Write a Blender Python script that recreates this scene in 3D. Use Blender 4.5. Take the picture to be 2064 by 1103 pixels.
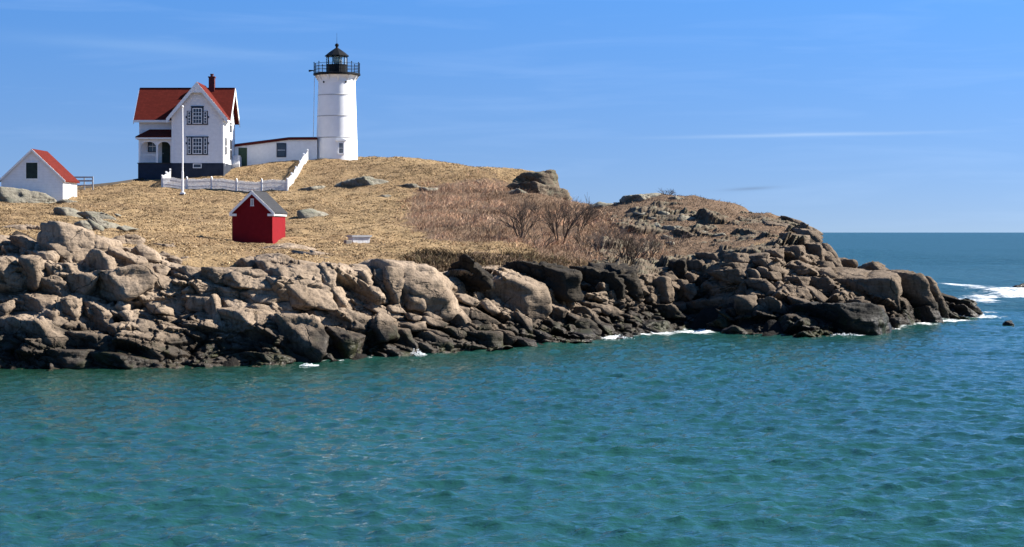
import bpy, bmesh, math, random
import numpy as np
from mathutils import Vector, Matrix

for o in list(bpy.data.objects): bpy.data.objects.remove(o)
S = bpy.context.scene
C = S.collection
R = math.radians

# ------------------------------------------------------------------ camera
F = 3534.0          # focal length in photograph pixels
ZC = 6.0            # eye height above the sea
HZ = 468.0          # horizon row
cam = bpy.data.cameras.new('camera')
cam.sensor_width = 36.0
cam.lens = F / 2064.0 * 36.0
cam.shift_y = -(551.5 - HZ) / 2064.0
cam.clip_start = 0.5
cam.clip_end = 60000
camo = bpy.data.objects.new('camera', cam); C.objects.link(camo)
camo.location = (0, 0, ZC); camo.rotation_euler = (R(90), 0, 0)
S.camera = camo

# ------------------------------------------------------------------ sky and sun
SUN_AZ = R(13.0)      # from +X towards +Y
SUN_EL = R(38)
sd = Vector((math.cos(SUN_AZ) * math.cos(SUN_EL), math.sin(SUN_AZ) * math.cos(SUN_EL), math.sin(SUN_EL)))
W = bpy.data.worlds.new('World'); S.world = W; W.use_nodes = True
nt = W.node_tree; nt.nodes.clear()
def N(t, kind, **kw):
    n = t.nodes.new(kind)
    for k, v in kw.items():
        if k.startswith('_'): setattr(n, k[1:], v)
        else: n.inputs[k.replace('__', ' ')].default_value = v
    return n
def L(t, a, b): t.links.new(a, b)
sky = N(nt, 'ShaderNodeTexSky', _sky_type='NISHITA', _sun_disc=False)
sky.sun_elevation = SUN_EL; sky.sun_rotation = R(90) - SUN_AZ
sky.altitude = 0; sky.air_density = 1.0; sky.dust_density = 0.15; sky.ozone_density = 4.0
tc = N(nt, 'ShaderNodeTexCoord')
mp = N(nt, 'ShaderNodeMapping'); mp.inputs['Scale'].default_value = (1, 1, 2.0)
mp.inputs['Location'].default_value = (0, 0, 0.14)
L(nt, tc.outputs['Generated'], mp.inputs['Vector']); L(nt, mp.outputs[0], sky.inputs['Vector'])
tint = N(nt, 'ShaderNodeMix', _data_type='RGBA', _blend_type='MULTIPLY'); tint.inputs[0].default_value = 1.0
tint.inputs[7].default_value = (0.80, 0.97, 1.22, 1)
L(nt, sky.outputs[0], tint.inputs[6])
sz_ = N(nt, 'ShaderNodeSeparateXYZ'); L(nt, tc.outputs['Generated'], sz_.inputs[0])
gm = N(nt, 'ShaderNodeMapRange'); gm.inputs[2].default_value = 0.16; L(nt, sz_.outputs[2], gm.inputs[0])
gmx = N(nt, 'ShaderNodeMix', _data_type='RGBA'); gmx.inputs[6].default_value = (1.02, 0.76, 0.61, 1); gmx.inputs[7].default_value = (0.76, 1.13, 1.19, 1)
L(nt, gm.outputs[0], gmx.inputs[0])
tint2 = N(nt, 'ShaderNodeMix', _data_type='RGBA', _blend_type='MULTIPLY'); tint2.inputs[0].default_value = 1.0
L(nt, tint.outputs[2], tint2.inputs[6]); L(nt, gmx.outputs[2], tint2.inputs[7])
# thin cirrus, stretched along the horizon
cm = N(nt, 'ShaderNodeMapping'); cm.inputs['Scale'].default_value = (3.0, 3.0, 34.0); cm.inputs['Rotation'].default_value = (0.0, 0.035, 0)
L(nt, tc.outputs['Generated'], cm.inputs['Vector'])
cn = N(nt, 'ShaderNodeTexNoise', Scale=2.3, Detail=6.0, Roughness=0.55, Distortion=0.5); L(nt, cm.outputs[0], cn.inputs['Vector'])
cr = N(nt, 'ShaderNodeMapRange'); cr.inputs[1].default_value = 0.5; cr.inputs[2].default_value = 0.85; cr.inputs[3].default_value = 0; cr.inputs[4].default_value = 0.07
L(nt, cn.outputs[0], cr.inputs[0])
cx = N(nt, 'ShaderNodeMix', _data_type='RGBA'); cx.inputs[7].default_value = (6.3, 7.6, 9.6, 1)
L(nt, cr.outputs[0], cx.inputs[0]); L(nt, tint2.outputs[2], cx.inputs[6])
def wm(op, a, b=None):
    m_ = N(nt, 'ShaderNodeMath', _operation=op)
    for i_, v_ in enumerate((a, b)):
        if v_ is None: continue
        if hasattr(v_, 'links'): L(nt, v_, m_.inputs[i_])
        else: m_.inputs[i_].default_value = v_
    return m_.outputs[0]
az_ = wm('ARCTAN2', sz_.outputs[0], sz_.outputs[1]); el_ = sz_.outputs[2]
def cloud(prev, a0, e0, wa, we, slope, col, amt):
    da = wm('SUBTRACT', az_, a0); de = wm('SUBTRACT', wm('SUBTRACT', el_, e0), wm('ADD', wm('MULTIPLY', da, slope), wm('MULTIPLY', wm('SUBTRACT', cn.outputs[0], .5), we * 2.5)))
    r2 = wm('ADD', wm('POWER', wm('ABSOLUTE', wm('DIVIDE', da, wa)), 2.0), wm('POWER', wm('ABSOLUTE', wm('DIVIDE', de, we)), 2.0))
    mk = wm('MULTIPLY', wm('EXPONENT', wm('MULTIPLY', r2, -1.0)), amt)
    mx = N(nt, 'ShaderNodeMix', _data_type='RGBA'); mx.inputs[7].default_value = col; L(nt, mk, mx.inputs[0]); L(nt, prev, mx.inputs[6]); return mx.outputs[2]
sk_ = cloud(cx.outputs[2], .165, .0545, .065, .0010, .01, (4.1, 5.1, 6.4, 1), .30)
sk_ = cloud(sk_, .135, .0245, .013, .0010, .05, (1.3, 2.0, 3.2, 1), .6)
sk_ = cloud(sk_, -.20, .103, .07, .004, -.06, (3.0, 4.4, 6.2, 1), .16)
bg = N(nt, 'ShaderNodeBackground', Strength=0.055)
wo = N(nt, 'ShaderNodeOutputWorld'); L(nt, sk_, bg.inputs[0]); L(nt, bg.outputs[0], wo.inputs[0])
sun = bpy.data.lights.new('sun', 'SUN'); sun.energy = 5.0; sun.angle = R(0.53); sun.color = (1.0, 0.94, 0.85)
suno = bpy.data.objects.new('sun', sun); C.objects.link(suno)
suno.rotation_euler = sd.to_track_quat('Z', 'Y').to_euler(); suno.location = (120, 40, 120)
S.view_settings.view_transform = 'Standard'; S.view_settings.look = 'None'
S.view_settings.exposure = 1.6; S.view_settings.gamma = 1.0
S.render.resolution_x = 1024; S.render.resolution_y = 547

# ------------------------------------------------------------------ helpers
def P3(px, py, Y): return Vector(((px - 1032) / F * Y, Y, ZC + (HZ - py) / F * Y))
def PX(px, Y): return (px - 1032) / F * Y
def PZ(py, Y): return ZC + (HZ - py) / F * Y

def link(o, parent=None):
    C.objects.link(o)
    if parent is not None: o.parent = parent
    return o
def tag(o, label=None, cat=None, group=None, kind=None):
    if label: o['label'] = label
    if cat: o['category'] = cat
    if group: o['group'] = group
    if kind: o['kind'] = kind
    return o
def empty(name, loc, rz=0.0):
    o = bpy.data.objects.new(name, None); C.objects.link(o)
    o.location = loc; o.rotation_euler = (0, 0, rz); o.empty_display_size = 0.3
    return o

class MB:
    """collects shapes in the local space of a thing, then links ONE mesh object"""
    def __init__(s): s.v = []; s.f = []
    def add(s, vs, fs):
        b = len(s.v); s.v += [tuple(v) for v in vs]; s.f += [tuple(b + i for i in f) for f in fs]; return s
    def box(s, x0, x1, y0, y1, z0, z1):
        vs = [(x, y, z) for z in (z0, z1) for y in (y0, y1) for x in (x0, x1)]
        return s.add(vs, [(0, 2, 3, 1), (4, 5, 7, 6), (0, 1, 5, 4), (2, 6, 7, 3), (0, 4, 6, 2), (1, 3, 7, 5)])
    def prism(s, pts, axis, a, b):
        """pts 2D polygon extruded along axis ('x': pts are (y,z); 'y': (x,z); 'z': (x,y))"""
        def mk(p, t):
            return {'x': (t, p[0], p[1]), 'y': (p[0], t, p[1]), 'z': (p[0], p[1], t)}[axis]
        n = len(pts)
        vs = [mk(p, a) for p in pts] + [mk(p, b) for p in pts]
        fs = [tuple(range(n)), tuple(range(2 * n - 1, n - 1, -1))]
        fs += [(i, i + n, (i + 1) % n + n, (i + 1) % n) for i in range(n)]
        return s.add(vs, fs)
    def hexa(s, lo, hi):
        """two quads (4 points each) joined into a solid"""
        return s.add(list(lo) + list(hi), [(3, 2, 1, 0), (4, 5, 6, 7), (0, 1, 5, 4), (1, 2, 6, 5), (2, 3, 7, 6), (3, 0, 4, 7)])
    def tube(s, a, b, r0, r1=None, n=6, cap=True):
        a = Vector(a); b = Vector(b); r1 = r0 if r1 is None else r1
        d = (b - a)
        if d.length < 1e-6: return s
        d.normalize(); u = d.orthogonal().normalized(); w = d.cross(u)
        vs = []
        for c, r in ((a, r0), (b, r1)):
            for i in range(n):
                t = 2 * math.pi * i / n; vs.append(c + (u * math.cos(t) + w * math.sin(t)) * r)
        fs = [(i, (i + 1) % n, (i + 1) % n + n, i + n) for i in range(n)]
        if cap: fs += [tuple(range(n - 1, -1, -1)), tuple(range(n, 2 * n))]
        return s.add(vs, fs)
    def lathe(s, prof, n=48, c=(0, 0), cap=True):
        vs = []
        for r, z in prof:
            for i in range(n):
                t = 2 * math.pi * i / n; vs.append((c[0] + r * math.cos(t), c[1] + r * math.sin(t), z))
        fs = []
        for k in range(len(prof) - 1):
            for i in range(n):
                j = (i + 1) % n; fs.append((k * n + i, k * n + j, (k + 1) * n + j, (k + 1) * n + i))
        if cap:
            fs.append(tuple(range(n - 1, -1, -1))); m = (len(prof) - 1) * n; fs.append(tuple(range(m, m + n)))
        return s.add(vs, fs)
    def build(s, name, mat, parent=None, smooth=False, bevel=0.0, loc=None):
        me = bpy.data.meshes.new(name); me.from_pydata(s.v, [], s.f)
        bm = bmesh.new(); bm.from_mesh(me)
        bmesh.ops.recalc_face_normals(bm, faces=bm.faces)
        if bevel > 0:
            bmesh.ops.bevel(bm, geom=[e for e in bm.edges if e.calc_face_angle(0) > 0.5], offset=bevel, segments=1, affect='EDGES', clamp_overlap=True)
        if smooth:
            for f in bm.faces: f.smooth = True
            for e in bm.edges:
                if e.calc_face_angle(0) > 0.6: e.smooth = False
        bm.to_mesh(me); bm.free()
        me.materials.append(mat)
        o = bpy.data.objects.new(name, me)
        if loc: o.location = loc
        return link(o, parent)

def np_mesh(name, V, Fc, mat, parent=None, smooth=True, attrs=None):
    """V (n,3) float, Fc (m,k) int -> object"""
    V = np.asarray(V, np.float32); Fc = np.asarray(Fc, np.int32); k = Fc.shape[1]
    me = bpy.data.meshes.new(name)
    me.vertices.add(len(V)); me.vertices.foreach_set('co', V.ravel())
    me.loops.add(Fc.size); me.loops.foreach_set('vertex_index', Fc.ravel())
    me.polygons.add(len(Fc)); me.polygons.foreach_set('loop_start', np.arange(0, Fc.size, k, dtype=np.int32))
    me.polygons.foreach_set('use_smooth', np.full(len(Fc), smooth, dtype=bool))
    me.update(calc_edges=True)
    for nm, (ty, dat) in (attrs or {}).items():
        at = me.attributes.new(nm, ty, 'POINT')
        at.data.foreach_set('color' if 'COLOR' in ty else 'value', np.asarray(dat, np.float32).ravel())
    me.materials.append(mat)
    o = bpy.data.objects.new(name, me)
    return link(o, parent)

# gradient noise
_rs = np.random.RandomState(7)
_perm = np.tile(_rs.permutation(256), 3)
_g3 = _rs.normal(size=(256, 3)); _g3 /= np.linalg.norm(_g3, axis=1)[:, None]
def perlin(P):
    P = np.asarray(P, np.float64)
    i0 = np.floor(P).astype(np.int64); f = P - i0; i0 &= 255
    u = f * f * f * (f * (f * 6 - 15) + 10)
    out = 0
    for dx in (0, 1):
        wx = u[:, 0] if dx else 1 - u[:, 0]
        for dy in (0, 1):
            wy = u[:, 1] if dy else 1 - u[:, 1]
            for dz in (0, 1):
                wz = u[:, 2] if dz else 1 - u[:, 2]
                h = _perm[_perm[_perm[i0[:, 0] + dx] + i0[:, 1] + dy] + i0[:, 2] + dz]
                g = _g3[h]
                out = out + wx * wy * wz * (g[:, 0] * (f[:, 0] - dx) + g[:, 1] * (f[:, 1] - dy) + g[:, 2] * (f[:, 2] - dz))
    return out * 1.5
def fbm(P, oct=4, gain=0.5, lac=2.03):
    a = 1.0; s = 0; P = np.array(P, np.float64)
    for k in range(oct):
        s = s + a * perlin(P + 17.3 * k); a *= gain; P = P * lac
    return s

# ------------------------------------------------------------------ materials
def mat(name):
    m = bpy.data.materials.new(name); m.use_nodes = True
    t = m.node_tree; b = t.nodes['Principled BSDF']; return m, t, b
def noise(t, scale, detail=4, rough=0.55, vec=None, dist=0.0):
    n = N(t, 'ShaderNodeTexNoise', Scale=scale, Detail=detail, Roughness=rough, Distortion=dist)
    if vec is not None: L(t, vec, n.inputs['Vector'])
    return n.outputs[0]
def ramp(t, fac, stops, interp='LINEAR'):
    r = N(t, 'ShaderNodeValToRGB'); r.color_ramp.interpolation = interp
    e = r.color_ramp.elements
    while len(e) < len(stops): e.new(0.5)
    for k, (p, c) in enumerate(stops):
        e[k].position = p; e[k].color = (c[0], c[1], c[2], 1) if not isinstance(c, (int, float)) else (c, c, c, 1)
    L(t, fac, r.inputs[0]); return r.outputs[0]
def mix(t, fac, a, b, mode='MIX'):
    m = N(t, 'ShaderNodeMix', _data_type='RGBA', _blend_type=mode)
    for sock, v in ((0, fac), (6, a), (7, b)):
        if hasattr(v, 'is_linked') or hasattr(v, 'links'): L(t, v, m.inputs[sock])
        elif sock == 0: m.inputs[0].default_value = v
        else: m.inputs[sock].default_value = (*v, 1)
    return m.outputs[2]
def mapr(t, v, a, b, c=0.0, d=1.0):
    m = N(t, 'ShaderNodeMapRange'); L(t, v, m.inputs[0])
    for i, x in enumerate((a, b, c, d)): m.inputs[i + 1].default_value = x
    return m.outputs[0]
def math_(t, op, a, b=None):
    m = N(t, 'ShaderNodeMath', _operation=op)
    for i, v in enumerate((a, b)):
        if v is None: continue
        if hasattr(v, 'links'): L(t, v, m.inputs[i])
        else: m.inputs[i].default_value = v
    return m.outputs[0]
def bump(t, b, h, strength=0.5, dist=0.05):
    n = N(t, 'ShaderNodeBump', Strength=strength, Distance=dist); L(t, h, n.inputs['Height']); L(t, n.outputs[0], b.inputs['Normal'])
def pos(t): return N(t, 'ShaderNodeNewGeometry').outputs['Position']
def zof(t):
    s = N(t, 'ShaderNodeSeparateXYZ'); L(t, pos(t), s.inputs[0]); return s.outputs[2]

def paint(name, col, rough=0.55, boards=None, wear=0.12, scale=3.0, spec=0.3):
    m, t, b = mat(name); p = pos(t)
    n = noise(t, scale, 5, 0.6, p)
    dk = tuple(c * (1 - wear * 1.6) for c in col)
    c = mix(t, mapr(t, n, 0.35, 0.68), dk, col)
    if boards:
        s = N(t, 'ShaderNodeSeparateXYZ'); L(t, p, s.inputs[0])
        fr = math_(t, 'FRACT', math_(t, 'DIVIDE', s.outputs[boards[0]], boards[1]))
        lines = mapr(t, fr, 0.0, 0.16, 1.0, 0.0)
        c = mix(t, lines, c, tuple(x * 0.72 for x in col))
        bump(t, b, math_(t, 'ADD', math_(t, 'MULTIPLY', fr, -1.0), 1.0), 0.35, 0.02)
    else:
        bump(t, b, noise(t, scale * 9, 3, 0.6, p), 0.12, 0.01)
    L(t, c, b.inputs['Base Color']); b.inputs['Roughness'].default_value = rough
    b.inputs['Specular IOR Level'].default_value = spec
    return m
def plain(name, col, rough=0.5, metal=0.0, spec=0.4):
    m, t, b = mat(name)
    n = noise(t, 6.0, 4, 0.6, pos(t))
    L(t, mix(t, mapr(t, n, 0.3, 0.7), tuple(c * 0.78 for c in col), col), b.inputs['Base Color'])
    b.inputs['Roughness'].default_value = rough; b.inputs['Metallic'].default_value = metal
    b.inputs['Specular IOR Level'].default_value = spec
    return m

M = {}
M['white_siding'] = paint('white_siding', (0.80, 0.80, 0.79), 0.6, ('Z', 0.14), 0.08)
M['white_siding'] = paint('white_siding', (0.80, 0.80, 0.79), 0.6, (2, 0.14), 0.07)
M['white_trim'] = paint('white_trim', (0.82, 0.82, 0.80), 0.5, None, 0.06)
M['white_iron'] = paint('white_iron', (0.82, 0.82, 0.81), 0.45, None, 0.05, 1.3)
M['ring'] = plain('ring_seam', (0.42, 0.42, 0.42), 0.6)
M['navy'] = paint('navy_paint', (0.022, 0.034, 0.060), 0.6, None, 0.2)
M['foundation'] = paint('foundation_paint', (0.020, 0.030, 0.052), 0.7, None, 0.25, 1.5)
M['fence_white'] = paint('fence_white', (0.78, 0.78, 0.77), 0.6, None, 0.15, 5)
M['grey_white'] = paint('weathered_white', (0.70, 0.70, 0.70), 0.6, None, 0.2, 6)
M['red_brick'] = paint('red_painted_brick', (0.185, 0.011, 0.015), 0.8, (2, 0.075), 0.12, 3.0, 0.05)
M['chimney'] = paint('chimney_brick', (0.10, 0.022, 0.024), 0.8, (2, 0.075), 0.3, 5)
M['black_iron'] = plain('black_iron', (0.006, 0.007, 0.008), 0.5, 0.0, 0.15)
M['dark_wood'] = plain('dark_wood', (0.045, 0.036, 0.028), 0.8)
M['grey_steel'] = plain('grey_steel', (0.33, 0.34, 0.36), 0.5)
M['green_door'] = paint('green_door_paint', (0.045, 0.085, 0.045), 0.6, (0, 0.2), 0.2)
M['dark_green'] = paint('dark_green_paint', (0.012, 0.030, 0.026), 0.6, None, 0.3)
M['concrete'] = plain('weathered_concrete', (0.25, 0.22, 0.19), 0.9)

def roofmat(name, col, course=0.16):
    m, t, b = mat(name); p = pos(t)
    s = N(t, 'ShaderNodeSeparateXYZ'); L(t, p, s.inputs[0])
    br = N(t, 'ShaderNodeTexBrick'); br.inputs['Scale'].default_value = 1.0
    br.inputs['Brick Width'].default_value = 0.34; br.inputs['Row Height'].default_value = course
    br.inputs['Mortar Size'].default_value = 0.012; br.offset = 0.5
    cb = N(t, 'ShaderNodeCombineXYZ'); L(t, math_(t, 'ADD', s.outputs[0], s.outputs[1]), cb.inputs[0]); L(t, s.outputs[2], cb.inputs[1])
    L(t, cb.outputs[0], br.inputs['Vector'])
    br.inputs['Color1'].default_value = (*[c * 0.85 for c in col], 1); br.inputs['Color2'].default_value = (*[c * 1.12 for c in col], 1)
    br.inputs['Mortar'].default_value = (*[c * 0.55 for c in col], 1)
    n = noise(t, 1.4, 5, 0.6, p)
    L(t, mix(t, mapr(t, n, 0.35, 0.7, 0, 0.5), br.outputs[0], tuple(c * 0.72 for c in col)), b.inputs['Base Color'])
    b.inputs['Roughness'].default_value = 0.9; b.inputs['Specular IOR Level'].default_value = 0.06
    bump(t, b, br.outputs['Fac'], -0.4, 0.02)
    return m
M['red_roof'] = roofmat('red_shingles', (0.098, 0.0155, 0.011))
M['grey_roof'] = roofmat('grey_shingles', (0.040, 0.041, 0.045), 0.13)

def glassmat(name, col, rough=0.06):
    m, t, b = mat(name)
    b.inputs['Base Color'].default_value = (*col, 1); b.inputs['Roughness'].default_value = rough
    b.inputs['Specular IOR Level'].default_value = 0.7
    n = noise(t, 2.0, 2, 0.5, pos(t)); bump(t, b, n, 0.05, 0.02)
    return m
M['glass'] = glassmat('window_glass', (0.03, 0.035, 0.045))
m, t, b = mat('lantern_glass')
b.inputs['Base Color'].default_value = (0.85, 0.95, 0.95, 1); b.inputs['Roughness'].default_value = 0.02
b.inputs['Transmission Weight'].default_value = 0.9; b.inputs['IOR'].default_value = 1.05
M['lantern_glass'] = m
M['lens'] = plain('lens_glass', (0.30, 0.42, 0.40), 0.15, 0.0, 0.8)

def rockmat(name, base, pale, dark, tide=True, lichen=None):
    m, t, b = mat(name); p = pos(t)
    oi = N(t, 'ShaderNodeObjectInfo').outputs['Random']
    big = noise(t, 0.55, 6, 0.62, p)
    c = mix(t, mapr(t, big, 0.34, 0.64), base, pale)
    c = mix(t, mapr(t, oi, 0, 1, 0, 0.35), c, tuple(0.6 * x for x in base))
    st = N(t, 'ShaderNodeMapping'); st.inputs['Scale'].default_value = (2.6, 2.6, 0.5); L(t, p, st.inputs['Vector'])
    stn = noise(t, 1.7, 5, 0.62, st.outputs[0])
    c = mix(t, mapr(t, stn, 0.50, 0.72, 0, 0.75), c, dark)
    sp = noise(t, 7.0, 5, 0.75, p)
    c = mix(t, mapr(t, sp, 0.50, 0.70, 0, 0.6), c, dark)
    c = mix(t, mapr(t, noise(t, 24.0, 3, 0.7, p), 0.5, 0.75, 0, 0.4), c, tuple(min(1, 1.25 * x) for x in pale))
    if lichen:
        c = mix(t, mapr(t, noise(t, 1.1, 6, 0.68, p), 0.50, 0.60, 0, 0.7), c, lichen)
    if tide and base[0] > .1:      # mixed darker and browner towards the point
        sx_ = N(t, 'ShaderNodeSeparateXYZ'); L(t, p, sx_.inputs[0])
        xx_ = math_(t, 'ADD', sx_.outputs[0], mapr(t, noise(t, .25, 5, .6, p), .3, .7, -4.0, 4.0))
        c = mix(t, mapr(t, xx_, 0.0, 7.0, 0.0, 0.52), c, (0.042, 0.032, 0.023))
    # joints: thin dark fissures
    wv = N(t, 'ShaderNodeTexVoronoi', _feature='DISTANCE_TO_EDGE', Scale=0.36)
    wm = N(t, 'ShaderNodeMapping'); wm.inputs['Scale'].default_value = (0.75, 0.75, 1.5); wm.inputs['Rotation'].default_value = (0.2, 0.3, 0.4)
    wd = N(t, 'ShaderNodeVectorMath', _operation='MULTIPLY_ADD'); nz = N(t, 'ShaderNodeTexNoise', Scale=1.3, Detail=4.0); L(t, p, nz.inputs['Vector'])
    L(t, nz.outputs['Color'], wd.inputs[0]); wd.inputs[1].default_value = (0.8, 0.8, 0.8); L(t, p, wd.inputs[2])
    L(t, wd.outputs[0], wm.inputs['Vector']); L(t, wm.outputs[0], wv.inputs['Vector'])
    crk = math_(t, 'MULTIPLY', mapr(t, wv.outputs['Distance'], 0.0, 0.014, 1.0, 0.0), mapr(t, noise(t, .9, 3, .5, p), .45, .55))
    c = mix(t, math_(t, 'MULTIPLY', crk, 0.75), c, tuple(0.35 * x for x in dark))
    rough = 0.9
    if tide:
        z = zof(t); zn = math_(t, 'ADD', z, mapr(t, noise(t, 0.45, 5, 0.6, p), 0.3, 0.7, -.8, .8))
        wet = mapr(t, zn, 1.0, 2.2, 1.0, 0.0)
        c = mix(t, math_(t, 'MULTIPLY', wet, 0.86), c, (0.008, 0.0078, 0.0075))
        alg = math_(t, 'MULTIPLY', mapr(t, zn, 0.5, 1.3, 1.0, 0.0), mapr(t, noise(t, 0.8, 4, 0.6, p), 0.5, 0.6, 0, 0.6))
        c = mix(t, alg, c, (0.030, 0.034, 0.012))
        L(t, mapr(t, zn, 0.3, 1.2, 0.35, 0.9), b.inputs['Roughness'])
    else: b.inputs['Roughness'].default_value = 0.92
    L(t, c, b.inputs['Base Color']); b.inputs['Specular IOR Level'].default_value = 0.12
    fl = N(t, 'ShaderNodeMapping'); fl.inputs['Scale'].default_value = (.5, .5, 3.2); fl.inputs['Rotation'].default_value = (.12, .28, 0); L(t, p, fl.inputs['Vector'])
    h = math_(t, 'ADD', math_(t, 'MULTIPLY', noise(t, 3.2, 8, 0.68, p), .8), math_(t, 'MULTIPLY', crk, -0.5))
    h = math_(t, 'ADD', h, math_(t, 'MULTIPLY', noise(t, 1.6, 6, .6, fl.outputs[0]), .8))
    bump(t, b, h, 0.65, 0.22)
    return m
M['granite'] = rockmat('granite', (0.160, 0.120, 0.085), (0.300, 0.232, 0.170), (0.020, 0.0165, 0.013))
M['grey_rock'] = rockmat('grey_green_rock', (0.165, 0.150, 0.118), (0.23, 0.212, 0.170), (0.05, 0.044, 0.034), False, (0.135, 0.138, 0.103))
M['cliff'] = rockmat('shade_painted_cliff_rock', (0.020, 0.017, 0.013), (0.038, 0.031, 0.023), (0.008, 0.007, 0.006))  # near-black base colour paints in the shade on the cliff face
M['hill_rock'] = rockmat('hill_rock', (0.088, 0.067, 0.047), (0.145, 0.114, 0.082), (0.024, 0.019, 0.014), False, (0.115, 0.110, 0.078))
M['kelp_rock'] = rockmat('kelp_rock', (0.035, 0.033, 0.030), (0.06, 0.056, 0.05), (0.014, 0.014, 0.013))

# island ground, mixed by vertex cover
m, t, b = mat('island_ground'); p = pos(t)
at = N(t, 'ShaderNodeAttribute', _attribute_name='cover'); sp = N(t, 'ShaderNodeSeparateColor'); L(t, at.outputs['Color'], sp.inputs[0])
edge = mapr(t, noise(t, 0.9, 6, 0.65, p), 0.25, 0.75, -0.45, 0.45)
def soft(x): return mapr(t, math_(t, 'ADD', x, edge), 0.42, 0.58)
n1 = noise(t, 0.35, 5, 0.6, p); n2 = noise(t, 1.9, 6, 0.66, p); n3 = noise(t, 7.0, 5, 0.7, p)
gr = mix(t, mapr(t, n1, 0.36, 0.64), (0.30, 0.208, 0.112), (0.215, 0.147, 0.076))
gr = mix(t, mapr(t, noise(t, .13, 5, .6, p), .46, .62, 0, .75), gr, (0.17, 0.11, 0.06))
gr = mix(t, mapr(t, n2, 0.50, 0.66, 0, 0.8), gr, (0.095, 0.06, 0.028))
gr = mix(t, mapr(t, n3, 0.52, 0.7, 0, 0.7), gr, (0.33, 0.245, 0.13))
he = mix(t, mapr(t, n2, 0.35, 0.65), (0.10, 0.066, 0.042), (0.185, 0.126, 0.083))
gap = mapr(t, noise(t, 2.6, 4, 0.6, p), 0.60, 0.68)
gr = mix(t, gap, gr, (0.045, 0.027, 0.012))
he = mix(t, mapr(t, n3, 0.5, 0.7, 0, 0.7), he, (0.06, 0.04, 0.028))
rk = mix(t, mapr(t, n1, 0.35, 0.65), (0.03, 0.024, 0.018), (0.055, 0.043, 0.031))  # bank rock darkened to paint shade into the gaps between boulders
rk = mix(t, mapr(t, n2, 0.48, 0.66, 0, 0.8), rk, (0.022, 0.018, 0.015))
rk = mix(t, mapr(t, n3, 0.5, 0.7, 0, 0.5), rk, (0.04, 0.032, 0.026))
zz = math_(t, 'ADD', zof(t), mapr(t, n1, 0.3, 0.7, -0.8, 0.8))
rk = mix(t, mapr(t, zz, 1.2, 3.4, 0.9, 0.0), rk, (0.010, 0.0095, 0.009))
c = mix(t, soft(sp.outputs[0]), he, gr)
c = mix(t, soft(sp.outputs[2]), c, rk)
L(t, c, b.inputs['Base Color']); b.inputs['Roughness'].default_value = 0.95; b.inputs['Specular IOR Level'].default_value = 0.1
bump(t, b, math_(t, 'ADD', n2, math_(t, 'MULTIPLY', n3, 0.5)), 0.9, 0.35)
M['ground'] = m

def vegmat(name, rough=0.9, trans=0.0):
    m, t, b = mat(name)
    at = N(t, 'ShaderNodeAttribute', _attribute_name='col')
    L(t, at.outputs['Color'], b.inputs['Base Color']); b.inputs['Roughness'].default_value = rough
    b.inputs['Specular IOR Level'].default_value = 0.1
    return m
M['veg'] = vegmat('dry_stems')
M['bark'] = plain('shrub_bark', (0.10, 0.075, 0.058), 0.9, 0, 0.1)
M['bark_pale'] = plain('shrub_bark_pale', (0.17, 0.13, 0.105), 0.9, 0, 0.1)

# sea
m, t, b = mat('sea_water'); p = pos(t)
fo = N(t, 'ShaderNodeAttribute', _attribute_name='foam').outputs['Fac']
dp = N(t, 'ShaderNodeAttribute', _attribute_name='shallow').outputs['Fac']
wbig = noise(t, 0.035, 3, 0.5, p)
body = mix(t, mapr(t, wbig, 0.35, 0.65), (0.008, 0.041, 0.035), (0.010, 0.052, 0.037))
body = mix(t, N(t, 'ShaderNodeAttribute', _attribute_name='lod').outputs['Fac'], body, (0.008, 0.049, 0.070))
body = mix(t, dp, body, (0.006, 0.024, 0.014))
st = N(t, 'ShaderNodeMapping'); st.inputs['Scale'].default_value = (0.8, 1.25, 1.0); st.inputs['Rotation'].default_value = (0, 0, 0.25); L(t, p, st.inputs['Vector'])
f1 = math_(t, 'ADD', math_(t, 'MULTIPLY', noise(t, .8, 4, 0.6, st.outputs[0], 0.6), .55), math_(t, 'MULTIPLY', noise(t, 4.0, 6, 0.72, st.outputs[0], 0.8), .45))
fm = mapr(t, math_(t, 'ADD', f1, mapr(t, fo, 0, 1, -0.62, 0.04)), 0.43, 0.60)
fm = math_(t, 'MULTIPLY', fm, mapr(t, fo, 0.0, 0.06))
c = mix(t, fm, body, (0.80, 0.82, 0.82))
L(t, c, b.inputs['Base Color'])
lodr = mapr(t, N(t, 'ShaderNodeAttribute', _attribute_name='lod').outputs['Fac'], 0, 1, 0.07, 0.40)
L(t, math_(t, 'MAXIMUM', lodr, math_(t, 'MULTIPLY', fm, .8)), b.inputs['Roughness']); b.inputs['IOR'].default_value = 1.333
w1 = noise(t, 3.6, 4, 0.6, st.outputs[0], 0.3)
w2 = noise(t, 0.9, 3, 0.55, st.outputs[0], 0.3)
far = N(t, 'ShaderNodeAttribute', _attribute_name='lod').outputs['Fac']
st2 = N(t, 'ShaderNodeMapping'); st2.inputs['Scale'].default_value = (0.30, 0.55, 1.0); st2.inputs['Rotation'].default_value = (0, 0, 0.12); L(t, p, st2.inputs['Vector'])
w3 = math_(t, 'MULTIPLY', noise(t, 1.0, 5, 0.62, st2.outputs[0], 0.3), math_(t, 'MULTIPLY', far, 1.5))
bump(t, b, math_(t, 'ADD', w3, math_(t, 'ADD', math_(t, 'MULTIPLY', w1, 0.13), math_(t, 'MULTIPLY', w2, 0.16))), 1.0, 0.5)
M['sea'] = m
M['foam'] = plain('sea_foam', (0.82, 0.84, 0.84), 0.8)

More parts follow.
